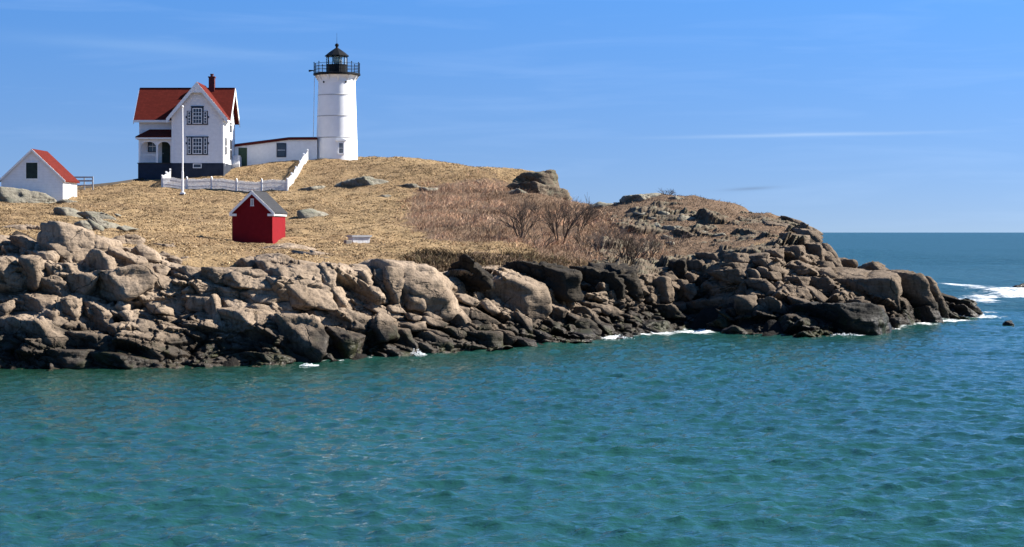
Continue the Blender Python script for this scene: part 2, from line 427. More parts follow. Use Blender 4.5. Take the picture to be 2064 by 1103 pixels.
# ------------------------------------------------------------------ island terrain from columns (px: [(py, Y) ...], bank ends at index)
COL = {
 -200: [(760, 72.6), (700, 76), (600, 84), (500, 92), (460, 98), (440, 118), (400, 148), (380, 165)],
 0:    [(748, 75.7), (700, 78.5), (600, 86), (500, 93), (470, 98), (450, 115), (415, 140), (407, 150), (385, 166)],
 150:  [(746, 76.3), (690, 79.5), (600, 86.5), (520, 92.5), (485, 97), (440, 120), (410, 145), (377, 170)],
 300:  [(743, 77.1), (690, 80), (600, 87), (530, 93), (500, 99), (470, 112), (430, 135), (395, 155), (365, 173)],
 450:  [(740, 78), (690, 81), (600, 88), (540, 93), (520, 97), (497, 110), (481, 120), (440, 140), (390, 163), (356, 175), (341, 181.5)],
 600:  [(738, 78.5), (680, 82), (600, 88.5), (530, 95), (508, 103), (491, 115), (476, 122), (430, 143), (385, 163), (350, 174), (322, 182.5)],
 720:  [(722, 83.5), (650, 87.5), (580, 91.5), (540, 95), (512, 103), (492, 117), (475, 124), (430, 142), (380, 162), (321, 185)],
 850:  [(717, 85.2), (650, 89), (600, 93), (560, 96), (535, 101), (505, 112), (482, 124), (430, 141), (375, 163), (323, 188)],
 950:  [(712, 86.9), (660, 92), (600, 100), (545, 103.5), (525, 105), (505, 114), (485, 124), (440, 138), (380, 160), (336, 180)],
 1050: [(698, 92.2), (650, 97), (615, 103), (590, 104.5), (530, 106.5), (510, 112), (490, 122), (440, 136), (390, 155), (345, 172)],
 1110: [(696, 93), (650, 100), (615, 105), (590, 106.5), (532, 108.5), (510, 114), (488, 124), (440, 137), (395, 156), (352, 169)],
 1150: [(692, 94.6), (650, 101), (617, 106.5), (592, 108), (535, 110), (508, 116), (485, 125), (450, 137), (432, 150)],
 1190: [(688, 96.4), (650, 103), (620, 108), (600, 109.5), (540, 111.5), (510, 117), (480, 126), (450, 136), (434, 146)],
 1290: [(680, 100), (640, 108), (610, 112), (590, 113), (550, 114.5), (520, 119), (480, 127), (430, 136), (392, 146)],
 1400: [(665, 107.6), (630, 112), (600, 114), (560, 115.5), (530, 118), (490, 125), (438, 134), (400, 145)],
 1500: [(678, 101), (640, 106), (600, 111), (560, 114), (520, 119), (480, 126), (440, 134), (417, 142)],
 1600: [(680, 100), (640, 104), (600, 109), (560, 114), (530, 118), (490, 122), (460, 128), (441, 135)],
 1660: [(679, 100.5), (640, 104), (600, 109), (550, 116), (530, 121), (500, 124), (478, 129)],
 1690: [(676, 101.7), (620, 108), (570, 115), (540, 120)],
 1720: [(674, 103), (620, 109), (580, 115), (552, 122)],
 1800: [(665, 107.6), (620, 112), (580, 117), (552, 123)],
 1880: [(650, 116.5), (600, 121), (576, 124)],
 1950: [(643, 121), (630, 124)],
}
BACK = {-200: [(190, 9), (230, 5)], 0: [(185, 9.5), (225, 5)], 150: [(190, 9.6), (230, 5)], 300: [(192, 10.5), (232, 5)], 450: [(195, 12), (235, 5)],
 600: [(196, 13.2), (235, 5)], 720: [(200, 13), (235, 4)], 850: [(203, 12), (235, 3)], 950: [(195, 10.5), (230, 2)], 1050: [(184, 9), (215, 2)],
 1110: [(176, 8), (205, 1)], 1150: [(166, 6.3), (195, 0)], 1190: [(163, 5.8), (190, 0)], 1290: [(162, 6.5), (185, -1)], 1400: [(160, 6.3), (180, -1)],
 1500: [(156, 5.5), (172, -1)], 1600: [(146, 4.5), (156, -1)], 1660: [(134, 3), (140, -1.5)], 1690: [(126, 2.2), (134, -1.5)], 1720: [(128, 1.2), (135, -2)], 1800: [(130, 1), (136, -2)],
 1880: [(130, 0), (135, -2)], 1950: [(127, -1), (132, -3)]}
EDGE = [(-200, 455), (0, 456), (60, 463), (200, 479), (290, 492), (340, 507), (400, 530), (460, 526), (520, 514), (600, 510), (650, 516), (700, 524), (780, 538), (860, 548),
        (930, 533), (1000, 527), (1100, 537), (1200, 547), (1300, 545), (1360, 522), (1420, 504), (1520, 490), (1560, 480), (1600, 464), (1640, 460), (1661, 400), (2100, 400)]
def edge_y(px): return np.interp(px, [e[0] for e in EDGE], [e[1] for e in EDGE])

for px in list(COL):         # the rock bank climbs steeply from the water
    l0 = COL[px][0]; k_ = float(np.interp(px, [1500, 1700], [0.5, 0.8]))
    COL[px] = [(py, round(l0[1] + (Y - l0[1]) * k_, 2)) if py > edge_y(px) + 4 else (py, Y) for py, Y in COL[px]]
pw, pi = [], []
for px, lst in COL.items():
    for k, (py, Y) in enumerate(lst):
        pi.append((px, py, Y))
        rec = 3.2 if py > edge_y(px) + 4 else 0.0
        rec = 2.6 if k == 0 else rec
        pw.append((PX(px, Y), Y + rec, PZ(py, Y)))
    Y0 = lst[0][1]
    pw.append((PX(px, Y0 - 3), Y0 - 3, -1.2)); pw.append((PX(px, Y0 - 12), Y0 - 12, -4))
    for (Y, z) in BACK[px]: pw.append((PX(px, Y), Y, z))
for q in [(38, 118, -3), (40, 126, -3), (40, 110, -4), (45, 140, -4), (35, 150, -4), (50, 170, -5), (30, 170, -3), (30, 200, -4), (10, 215, -3), (-10, 240, -2), (-40, 250, 0), (55, 100, -5), (30, 95, -4)]:
    pw.append(q)
pw = np.array(pw); pi = np.array(pi)
class RBF:
    def __init__(s, P, z, sc):
        s.sc = np.array(sc); s.P = P * s.sc; n = len(P)
        A = np.linalg.norm(s.P[:, None] - s.P[None], axis=2) + np.eye(n) * 0.03
        B = np.c_[np.ones(n), s.P]; K = np.block([[A, B], [B.T, np.zeros((3, 3))]])
        s.w = np.linalg.solve(K, np.r_[z, 0, 0, 0])
    def __call__(s, Q):
        Q = np.atleast_2d(Q) * s.sc; out = np.empty(len(Q)); n = len(s.P)
        for a in range(0, len(Q), 20000):
            q = Q[a:a + 20000]; D = np.sqrt(((q[:, None] - s.P[None]) ** 2).sum(2))
            out[a:a + 20000] = D @ s.w[:n] + s.w[n] + q @ s.w[n + 1:]
        return out
HF = RBF(pw[:, :2], pw[:, 2], (1, 1))
DEPTH = RBF(pi[:, :2], pi[:, 2], (0.3, 1.0))       # visible distance for a pixel of the island

def inpoly(px, py, poly):
    px = np.asarray(px); py = np.asarray(py); ins = np.zeros(px.shape, bool); n = len(poly)
    for i in range(n):
        x0, y0 = poly[i]; x1, y1 = poly[(i + 1) % n]
        if y0 == y1: continue
        c = ((y0 > py) != (y1 > py)) & (px < (x1 - x0) * (py - y0) / (y1 - y0) + x0)
        ins ^= c
    return ins
BRAMBLE = [(828, 395), (880, 372), (1000, 356), (1060, 385), (1140, 400), (1215, 428), (1300, 468), (1345, 545), (1200, 548), (1100, 525), (1064, 492), (980, 492), (860, 482), (818, 455)]
SCRUB = [(810, 520), (860, 508), (960, 516), (1080, 515), (1200, 532), (1330, 548), (1330, 575), (1180, 565), (1080, 560), (960, 560), (880, 558)]

GX = np.arange(-72, 56.01, 0.27); GY = np.r_[np.arange(66, 126, 0.24), np.arange(126, 246.01, 0.45)]
XX, YY = np.meshgrid(GX, GY); sh = XX.shape
Q = np.c_[XX.ravel(), YY.ravel()]
Z0 = HF(Q)
PXv = 1032 + F * Q[:, 0] / Q[:, 1]; PYv = HZ - F * (Z0 - ZC) / Q[:, 1]
ylim = np.interp(PXv, [0, 500, 900, 1500, 1600, 2100], [112, 112, 118, 124, 175, 260])
rockw = ((PYv > edge_y(PXv) + np.interp(PXv, [0, 780, 860, 1500], [26, 26, 6, 6])) & (Q[:, 1] < ylim)).astype(float)
rockw = np.where((PXv > 1660), 1.0, rockw)
brw = (inpoly(PXv, PYv, BRAMBLE) | (PXv > 1185)).astype(float) * (1 - rockw)
brw = np.maximum(brw, inpoly(PXv, PYv, SCRUB) & (Q[:, 1] < 120))
def blur(a, k):
    a = a.reshape(sh)
    for _ in range(k):
        a = (a + np.roll(a, 1, 0) + np.roll(a, -1, 0)) / 3; a = (a + np.roll(a, 1, 1) + np.roll(a, -1, 1)) / 3
    return a.ravel()
rockw = blur(rockw, 2); brw = blur(brw, 16)
P = np.c_[Q, np.zeros(len(Q))]
def blocks(qx, qy, cw, ch, seed, amp):
    # jointed bedrock: tilted, stepped cells with recessed joints
    rs = np.random.RandomState(seed); T = rs.rand(64, 64, 5)
    wxp = qx + 0.5 * perlin(np.c_[qx * .6, qy * .6, qx * 0 + seed]); wyp = qy + 0.5 * perlin(np.c_[qx * .6, qy * .6, qx * 0 + seed + 5.5])
    ix = np.floor(wxp / cw).astype(int); iy = np.floor(wyp / ch).astype(int)
    d1 = np.full(qx.shape, 9.0); d2 = d1.copy(); v = np.zeros_like(d1)
    for a in (-1, 0, 1):
        for b in (-1, 0, 1):
            c = T[(iy + b) % 64, (ix + a) % 64]
            dx = wxp / cw - (ix + a + c[:, 0]); dy = wyp / ch - (iy + b + c[:, 1]); d = np.hypot(dx, dy)
            h = amp * (c[:, 2] - .5) * 1.6 + amp * (dx * (-.2 - 1.1 * c[:, 3]) + dy * (.3 + .8 * c[:, 4]))
            nearer = d < d1; d2 = np.where(nearer, d1, np.minimum(d2, d)); v = np.where(nearer, h, v); d1 = np.minimum(d1, d)
    return v - amp * .7 * np.exp(-((d2 - d1) / .09) ** 2)
rough_rock = 0.25 * fbm(P * [0.5, 0.5, 1], 5, 0.55) + blocks(Q[:, 0], Q[:, 1], 2.0, 1.5, 4, .55) + blocks(Q[:, 0], Q[:, 1], .85, .75, 6, .16)
rough_grass = 0.22 * fbm(P * 0.22, 3) + 0.10 * fbm(P * 0.9, 3, 0.6)
Z = Z0 + rockw * np.clip((PYv - edge_y(PXv)) / 40, .12, 1) * rough_rock + (1 - rockw) * rough_grass
# ragged ledges on the right hill
hill = np.clip((PXv - 1200) / 200, 0, 1) * (1 - rockw)
Z = Z + hill * 0.25 * fbm(P * [0.30, 0.42, 1] + 9, 5, 0.55)
ZG = Z.reshape(sh)
def ground(x, y):
    fx = np.clip((np.asarray(x, float) - GX[0]) / 0.27, 0, sh[1] - 1.001); fy = np.clip(np.interp(y, GY, np.arange(len(GY))), 0, sh[0] - 1.001)
    i = fx.astype(int); j = fy.astype(int); u = fx - i; v = fy - j
    return ZG[j, i] * (1 - u) * (1 - v) + ZG[j, i + 1] * u * (1 - v) + ZG[j + 1, i] * (1 - u) * v + ZG[j + 1, i + 1] * u * v
idx = np.arange(Q.shape[0]).reshape(sh)
quads = np.stack([idx[:-1, :-1], idx[:-1, 1:], idx[1:, 1:], idx[1:, :-1]], -1).reshape(-1, 4)
keep = Z.reshape(-1)[quads].max(1) > -3.5
cov = np.c_[1 - brw, brw, rockw, np.ones(len(Q))]
island = np_mesh('island_terrain', np.c_[Q, Z], quads[keep], M['ground'], attrs={'cover': ('FLOAT_COLOR', cov)})
tag(island, 'rocky island rising from the sea with dry grass on top', kind='structure')

# ------------------------------------------------------------------ sea
def ocean_tile(n, Lm, V, wdir, seed, small):
    rs = np.random.RandomState(seed)
    k1 = 2 * np.pi * np.fft.fftfreq(n, Lm / n); kx, ky = np.meshgrid(k1, k1)
    k = np.hypot(kx, ky); k[0, 0] = 1e-6
    Lp = V * V / 9.81
    wd = (kx * wdir[0] + ky * wdir[1]) / k
    ph = np.exp(-1 / (k * Lp) ** 2) / k ** 4 * (0.12 + np.abs(wd) ** 2 * np.where(wd < 0, 0.35, 1)) * np.exp(-(k * small) ** 2); ph[0, 0] = 0
    h = np.fft.ifft2((rs.normal(size=k.shape) + 1j * rs.normal(size=k.shape)) * np.sqrt(ph)); hk = np.fft.fft2(h.real)
    z = h.real; dx = np.fft.ifft2(-1j * kx / k * hk).real; dy = np.fft.ifft2(-1j * ky / k * hk).real
    sl = np.sqrt((np.gradient(z, Lm / n, axis=1) ** 2).mean() + (np.gradient(z, Lm / n, axis=0) ** 2).mean())
    return z / sl, dx / sl, dy / sl
def samp(T, Lm, x, y):
    n = T.shape[0]; fx = (x / Lm * n) % n; fy = (y / Lm * n) % n
    i = fx.astype(int) % n; j = fy.astype(int) % n; u = fx - np.floor(fx); v = fy - np.floor(fy); i2 = (i + 1) % n; j2 = (j + 1) % n
    return T[j, i] * (1 - u) * (1 - v) + T[j, i2] * u * (1 - v) + T[j2, i] * (1 - u) * v + T[j2, i2] * u * v
def graded(a, b, s0, s1):
    out = [a]; 
    while out[-1] < b:
        f = (out[-1] - a) / (b - a); out.append(out[-1] + s0 + (s1 - s0) * f)
    return out[:-1]
def geo(a, b, s, g):
    out = [a]
    while out[-1] < b: s *= g; out.append(out[-1] + s)
    return out
xp = graded(0, 20, 0.115, 0.125) + graded(20, 44, 0.13, 0.4) + geo(44, 22000, 0.42, 1.22)
SX = np.array([-x for x in xp[:0:-1]] + xp)
SY = np.array([-400, -200, -100, -60, -35, -20, -8, 0, 6, 10, 13, 15] + graded(16, 60, 0.11, 0.17) + graded(60, 128, 0.17, 0.40) + geo(128, 22000, 0.42, 1.09))
wx, wy = np.meshgrid(SX, SY); ws = wx.shape
dxs = np.gradient(SX); dys = np.gradient(SY)
sp_ = np.maximum(*np.meshgrid(dxs, dys))
x = wx.ravel(); y = wy.ravel(); spc = sp_.ravel()
T1 = ocean_tile(512, 45.0, 1.85, (-0.30, -0.95), 3, 0.05); T2 = ocean_tile(256, 19.7, 1.05, (0.2, -0.98), 5, 0.04)
ca, sa = math.cos(0.5), math.sin(0.5)
x2 = x * ca - y * sa; y2 = x * sa + y * ca
amp = np.clip(1.15 - spc / 0.9, 0, 1)
gust = 0.85 + 0.35 * fbm(np.c_[x * 0.03, y * 0.045, np.zeros_like(x)][:, :3], 2)
amp = amp * np.clip(gust, 0.45, 1.3)
hz = (samp(T1[0], 45.0, x, y) * 0.18 + samp(T2[0], 19.7, x2, y2) * 0.20) * amp
hx = samp(T1[1], 45.0, x, y) * 0.18 * amp; hy = samp(T1[2], 45.0, x, y) * 0.18 * amp
for (sc_, a0, a1, a2, a3, sl_) in ((4.0, .3, .5, 1.2, 2.2, .20), (14.0, 1.3, 2.2, 5.0, 9.0, .14), (60.0, 6, 10, 22, 45, .10)):
    wgt = np.interp(spc, [a0, a1, a2, a3], [0, 1, 1, 0]) * (y > 100)
    hz = hz + samp(T1[0], 45.0, x / sc_ + 11, y / sc_ + 7) * sc_ * sl_ * wgt * .8
# foam near the rocks and over the reef off the point
def blob(cx, cy, rx, ry, s=1.0): return s * np.clip(1.25 - np.hypot((x - cx) / rx, (y - cy) / ry), 0, 1)
shoreY = np.interp(x, [PX(px, l[0][1]) for px, l in COL.items()], [l[0][1] for l in COL.values()])
gz = np.where((x > GX[0]) & (x < GX[-1]) & (y > GY[0]) & (y < GY[-1]), ground(x, y), -6)
near = np.clip(1 - (shoreY - y) / 1.7, 0, 1) * (y < shoreY + 5) * (x < 34) * (x > -30)
fo = near * np.interp(x, [-30, -16, -12, -9, -7, 4, 5.5, 7, 12, 13, 17, 20, 22, 34], [0.10, 0.2, 0.4, 0.66, 0.6, 0.62, 0.8, 0.95, 0.9, 0.5, 0.35, 0.5, 0.9, 0.95])
fo = np.maximum(fo, np.clip(1 - (shoreY - y) / 2.4, 0, 1) * (y < shoreY + 5) * ((x > 5) & (x < 12) | (x > 21) & (x < 34)) * 0.92)
fo = np.maximum(fo, .86 * np.clip(1 - np.abs(shoreY - 1.0 - y) / 1.3, 0, 1) * (x < 34) * (x > -30) * np.clip(.5 + 1.3 * fbm(np.c_[x * .35, y * .1, x * 0 + 4], 3), 0, 1))
for (px, py, rx, ry, s) in [(620, 733, 1.6, 1.2, 0.85), (840, 712, 1.2, 1.5, 1.0), (1240, 683, 2.6, 3.5, 1.0), (1400, 672, 3.0, 4, 1.0), (1320, 674, 3, 3.0, 1.0), (1850, 655, 3.5, 3.0, 0.95), (1920, 648, 4, 4, 0.95), (1990, 640, 3, 3, 0.9),
                            (1945, 583, 4.5, 16, 1.0), (2010, 598, 6.0, 18, 1.0), (2060, 592, 7.5, 24, 1.0), (1965, 612, 4.5, 11, 0.95), (2110, 585, 9, 24, 1.0), (1960, 632, 4.5, 6, 0.85), (2030, 640, 4, 3.5, 0.7), (205, 1101, 0.25, 0.2, 0.8)]:
    Yp = ZC * F / (py - HZ); fo = np.maximum(fo, blob(PX(px, Yp), Yp, rx, ry, s))
hz = hz * (1 - 0.3 * np.clip(fo, 0, 1)) + np.clip(fo, 0, 1) ** 2 * 0.10 * (1 + fbm(np.c_[x, y, x * 0], 3))
for (px, py, rx, ry, h) in [(1990, 588, 7, 1.6, 0.35), (2040, 572, 8, 2.0, 0.45), (1950, 606, 6, 1.5, 0.3)]:
    Yp = ZC * F / (py - HZ); hz = hz + h * np.exp(-((x - PX(px, Yp)) / rx) ** 2 - ((y - Yp) / ry) ** 2)
shal = np.clip(1 - (shoreY - y) / 9.0, 0, 1) * (y < shoreY + 4) * np.interp(x, [-40, -14, -8, 2], [0.9, 0.8, 0.35, 0.0])
wi = np.arange(x.size).reshape(ws)
wq = np.stack([wi[:-1, :-1], wi[:-1, 1:], wi[1:, 1:], wi[1:, :-1]], -1).reshape(-1, 4)
gq = gz[wq]
wq = wq[gq.min(1) < 1.5]
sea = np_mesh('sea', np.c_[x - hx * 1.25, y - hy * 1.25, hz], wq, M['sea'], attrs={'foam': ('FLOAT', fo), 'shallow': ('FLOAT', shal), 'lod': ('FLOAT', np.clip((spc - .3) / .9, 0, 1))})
tag(sea, 'choppy teal sea with white foam along the rocks', kind='structure')

# ------------------------------------------------------------------ jointed bedrock along the shore
def cells(u, v, cw, ch, seed, rot=0.0):
    rs = np.random.RandomState(seed); T = rs.rand(64, 64, 6)
    c_, s_ = math.cos(rot), math.sin(rot); u, v = u * c_ - v * s_, u * s_ + v * c_
    z0 = np.zeros_like(u); wu = u + .28 * cw * perlin(np.c_[u / cw, v / ch, z0 + seed]); wv = v + .28 * ch * perlin(np.c_[u / cw, v / ch, z0 + seed + 7.7])
    iu = np.floor(wu / cw).astype(int); iv = np.floor(wv / ch).astype(int)
    d1 = np.full(u.shape, 9.0); d2 = d1.copy(); best = np.zeros(u.shape + (8,))
    for a in (-1, 0, 1):
        for b in (-1, 0, 1):
            c = T[(iv + b) % 64, (iu + a) % 64]
            du = wu / cw - (iu + a + .15 + .7 * c[:, 0]); dv = wv / ch - (iv + b + .15 + .7 * c[:, 1]); d = np.abs(du) ** 1.4 + np.abs(dv) ** 1.4
            nr = d < d1; d2 = np.where(nr, d1, np.minimum(d2, d)); d1 = np.minimum(d1, d)
            best[nr] = np.c_[c, du[:, None], dv[:, None]][nr]
    return best, d2 - d1
def bedrock(name, pxs, lo, hi, rows, back, amp, mat_, dirv, seed, dip=-.12, taper=True, tilt=.62):
    PXg, T_ = np.meshgrid(pxs, np.linspace(0, 1, rows)); px = PXg.ravel(); t_ = T_.ravel()
    py = lo(px) * (1 - t_) + hi(px) * t_
    Y = DEPTH(np.c_[np.clip(px, -190, 1955), py]) + (back(px) if callable(back) else back)
    X = (px - 1032) / F * Y; Zs = ZC + (HZ - py) / F * Y
    u, v = X, Zs * 1.15 + Y * .4
    D = np.zeros_like(u)
    for (cw, ch, k_, g_, sd_) in ((3.6, 1.7, 1.0, .5, 1), (1.5, .75, .5, .32, 2), (.55, .32, .17, .13, 3)):
        B, e_ = cells(u, v, cw, ch, seed * 10 + sd_, dip)
        D += amp * k_ * (B[:, 2] - .5) * 1.1 + tilt * (B[:, 6] * cw * (-.95 + 1.15 * B[:, 3]) + B[:, 7] * ch * (-.75 + 1.5 * B[:, 4])) - amp * g_ * np.exp(-(e_ / .10) ** 2)
    Pn = np.c_[X, Y, Zs]
    D += .05 * fbm(Pn * 1.6, 4, .6) - .05 * np.abs(fbm(Pn * [1.2, 1.2, 3.0], 4, .6))
    D = D * np.clip((1 - t_) * 7, .15, 1) - (0.0 if taper else 1.0) * np.clip((.16 - t_) * 9, 0, 1.4) - (.5 if taper else .2) * np.clip((t_ - .9) * 10, 0, 1)
    V = Pn + D[:, None] * np.array(dirv)
    ii = np.arange(len(px)).reshape(PXg.shape)
    Fq = np.stack([ii[:-1, :-1], ii[:-1, 1:], ii[1:, 1:], ii[1:, :-1]], -1).reshape(-1, 4)
    return np_mesh(name, V, Fq, M[mat_])
shore_py = lambda px: np.interp(px, list(COL), [l[0][0] for l in COL.values()])
ledge = bedrock('bedrock_shore', np.linspace(-70, 1955, 980), lambda px: shore_py(px) + 7, lambda px: np.minimum(np.maximum(edge_y(px) - 1, np.interp(px, [1499, 1500, 1600, 1660, 1720, 1800, 1880, 1950], [0, 530, 478, 500, 556, 556, 580, 634])), shore_py(px) - 4), 150, .55, .75, 'granite', (.10, -.95, .30), 3)
tag(ledge, 'fractured granite bedrock along the shore', kind='structure')
sky_py = lambda px: np.interp(px, [1170, 1190, 1240, 1290, 1340, 1400, 1450, 1500, 1560, 1600, 1640, 1665], [434, 432, 408, 391, 389, 401, 410, 421, 431, 441, 455, 482])
hillrock = bedrock('hill_bedrock', np.linspace(1185, 1625, 300), lambda px: edge_y(px) + 30 + 0 * px, lambda px: sky_py(px) + 3, 110, lambda px: np.interp(px, [1185, 1300, 1400, 1480, 1625], [.5, -.6, -1.1, -1.5, -1.3]), .62, 'hill_rock', (.15, -.75, .65), 8, -.3, False, .40)
tag(hillrock, 'broken grey-brown rock ledges on the hill', kind='structure')

# ------------------------------------------------------------------ rocks
_ico = {}
def ico(k):
    if k not in _ico:
        bm = bmesh.new(); bmesh.ops.create_icosphere(bm, subdivisions=k, radius=1.0)
        _ico[k] = (np.array([v.co[:] for v in bm.verts]), np.array([[v.index for v in f.verts] for f in bm.faces])); bm.free()
    return _ico[k]
def hull(pts):
    pts = sorted(set(pts)); 
    def half(p):
        h = []
        for q in p:
            while len(h) >= 2 and (h[-1][0] - h[-2][0]) * (q[1] - h[-2][1]) - (h[-1][1] - h[-2][1]) * (q[0] - h[-2][0]) <= 0: h.pop()
            h.append(q)
        return h
    a = half(pts); b = half(pts[::-1]); return a[:-1] + b[:-1]
def nrm(yaw, pitch):
    y, p = R(yaw), R(pitch); return np.array([math.cos(p) * math.sin(y), -math.cos(p) * math.cos(y), math.sin(p)])
rrs = random.Random(11)
_lh = np.random.RandomState(99).rand(4096)
def rock_planes_mesh(planes, size, sub, p, seed, rough=1.0, center=(0, 0, 0)):
    D, Fc = ico(sub)
    NV = np.array([a[0] for a in planes]); H = np.array([a[1] for a in planes])
    dots = np.maximum(D @ NV.T, 0) / H[None]
    r = (dots ** p).sum(1) ** (-1.0 / p)
    V = D * r[:, None]
    off = np.array([seed * 3.17 % 97, seed * 7.31 % 89, seed * 1.93 % 83])
    s = size
    nn = 0.050 * s * fbm(V / (0.6 * s) + off, 3, 0.5) + 0.035 * min(s, 1.6) * fbm(V / 0.5 + off * 1.7, 4, 0.6) - 0.03 * min(s, 1.6) * np.abs(fbm(V * np.array([.8, .8, 1.6]) / .45 + off, 3, .6))
    # joints across the block
    q = perlin(V * np.array([0.7, 0.7, 1.5]) / (0.62 * s) + off * 0.37); q2 = perlin(V * np.array([1.4, 1.0, 0.6]) / (0.8 * s) + off * 0.71)
    g = np.exp(-(q / 0.04) ** 2) * 0.075 * min(s, 2) + np.exp(-(q2 / 0.03) ** 2) * 0.06 * min(s, 2)
    Wp = V + np.array(center)
    bw = Wp @ np.array([.27, -.18, .946]) + .16 * perlin(Wp * .55 + off * .01) ; jw = Wp @ np.array([.88, .40, -.24]) + .30 * perlin(Wp * .5 + 31); kw = Wp @ np.array([-.42, .9, .1]) + .2 * perlin(Wp * .6 + 77)
    lb = .26 + .16 * min(s, 2.0); lj = .55 + .42 * min(s, 2.4); lk = lj * 1.15
    ib = np.floor(bw / lb); ij = np.floor(jw / lj + .5 * ib); ik = np.floor(kw / lk)
    hsh = _lh[((ib * 73 + ij * 179 + ik * 283 + seed * 31).astype(int)) % 4096]
    st_ = (hsh - .62) * .10 * min(s, 2.2)
    fb = np.abs(bw / lb - np.round(bw / lb)) * lb; fj = np.abs((jw / lj + .5 * ib) - np.round(jw / lj + .5 * ib)) * lj
    gr_ = .055 * min(s, 1.6) * (np.exp(-(fb / .035) ** 2) + .8 * np.exp(-(fj / .035) ** 2))
    V = V + D * (rough * (nn * .8 - g * .5 + st_ - gr_))[:, None]
    return V, Fc

CROP = {'A': (0, 430, .3172), 'B': (300, 500, .2357), 'C': (600, 490, .2357), 'D': (900, 500, .20855), 'E': (1200, 480, .2422), 'F': (1400, 370, .3217),
        'G': (640, 310, .2422), 'H': (0, 280, .1814), 'I': (1040, 370, .2422), 'J': (430, 360, .16957)}
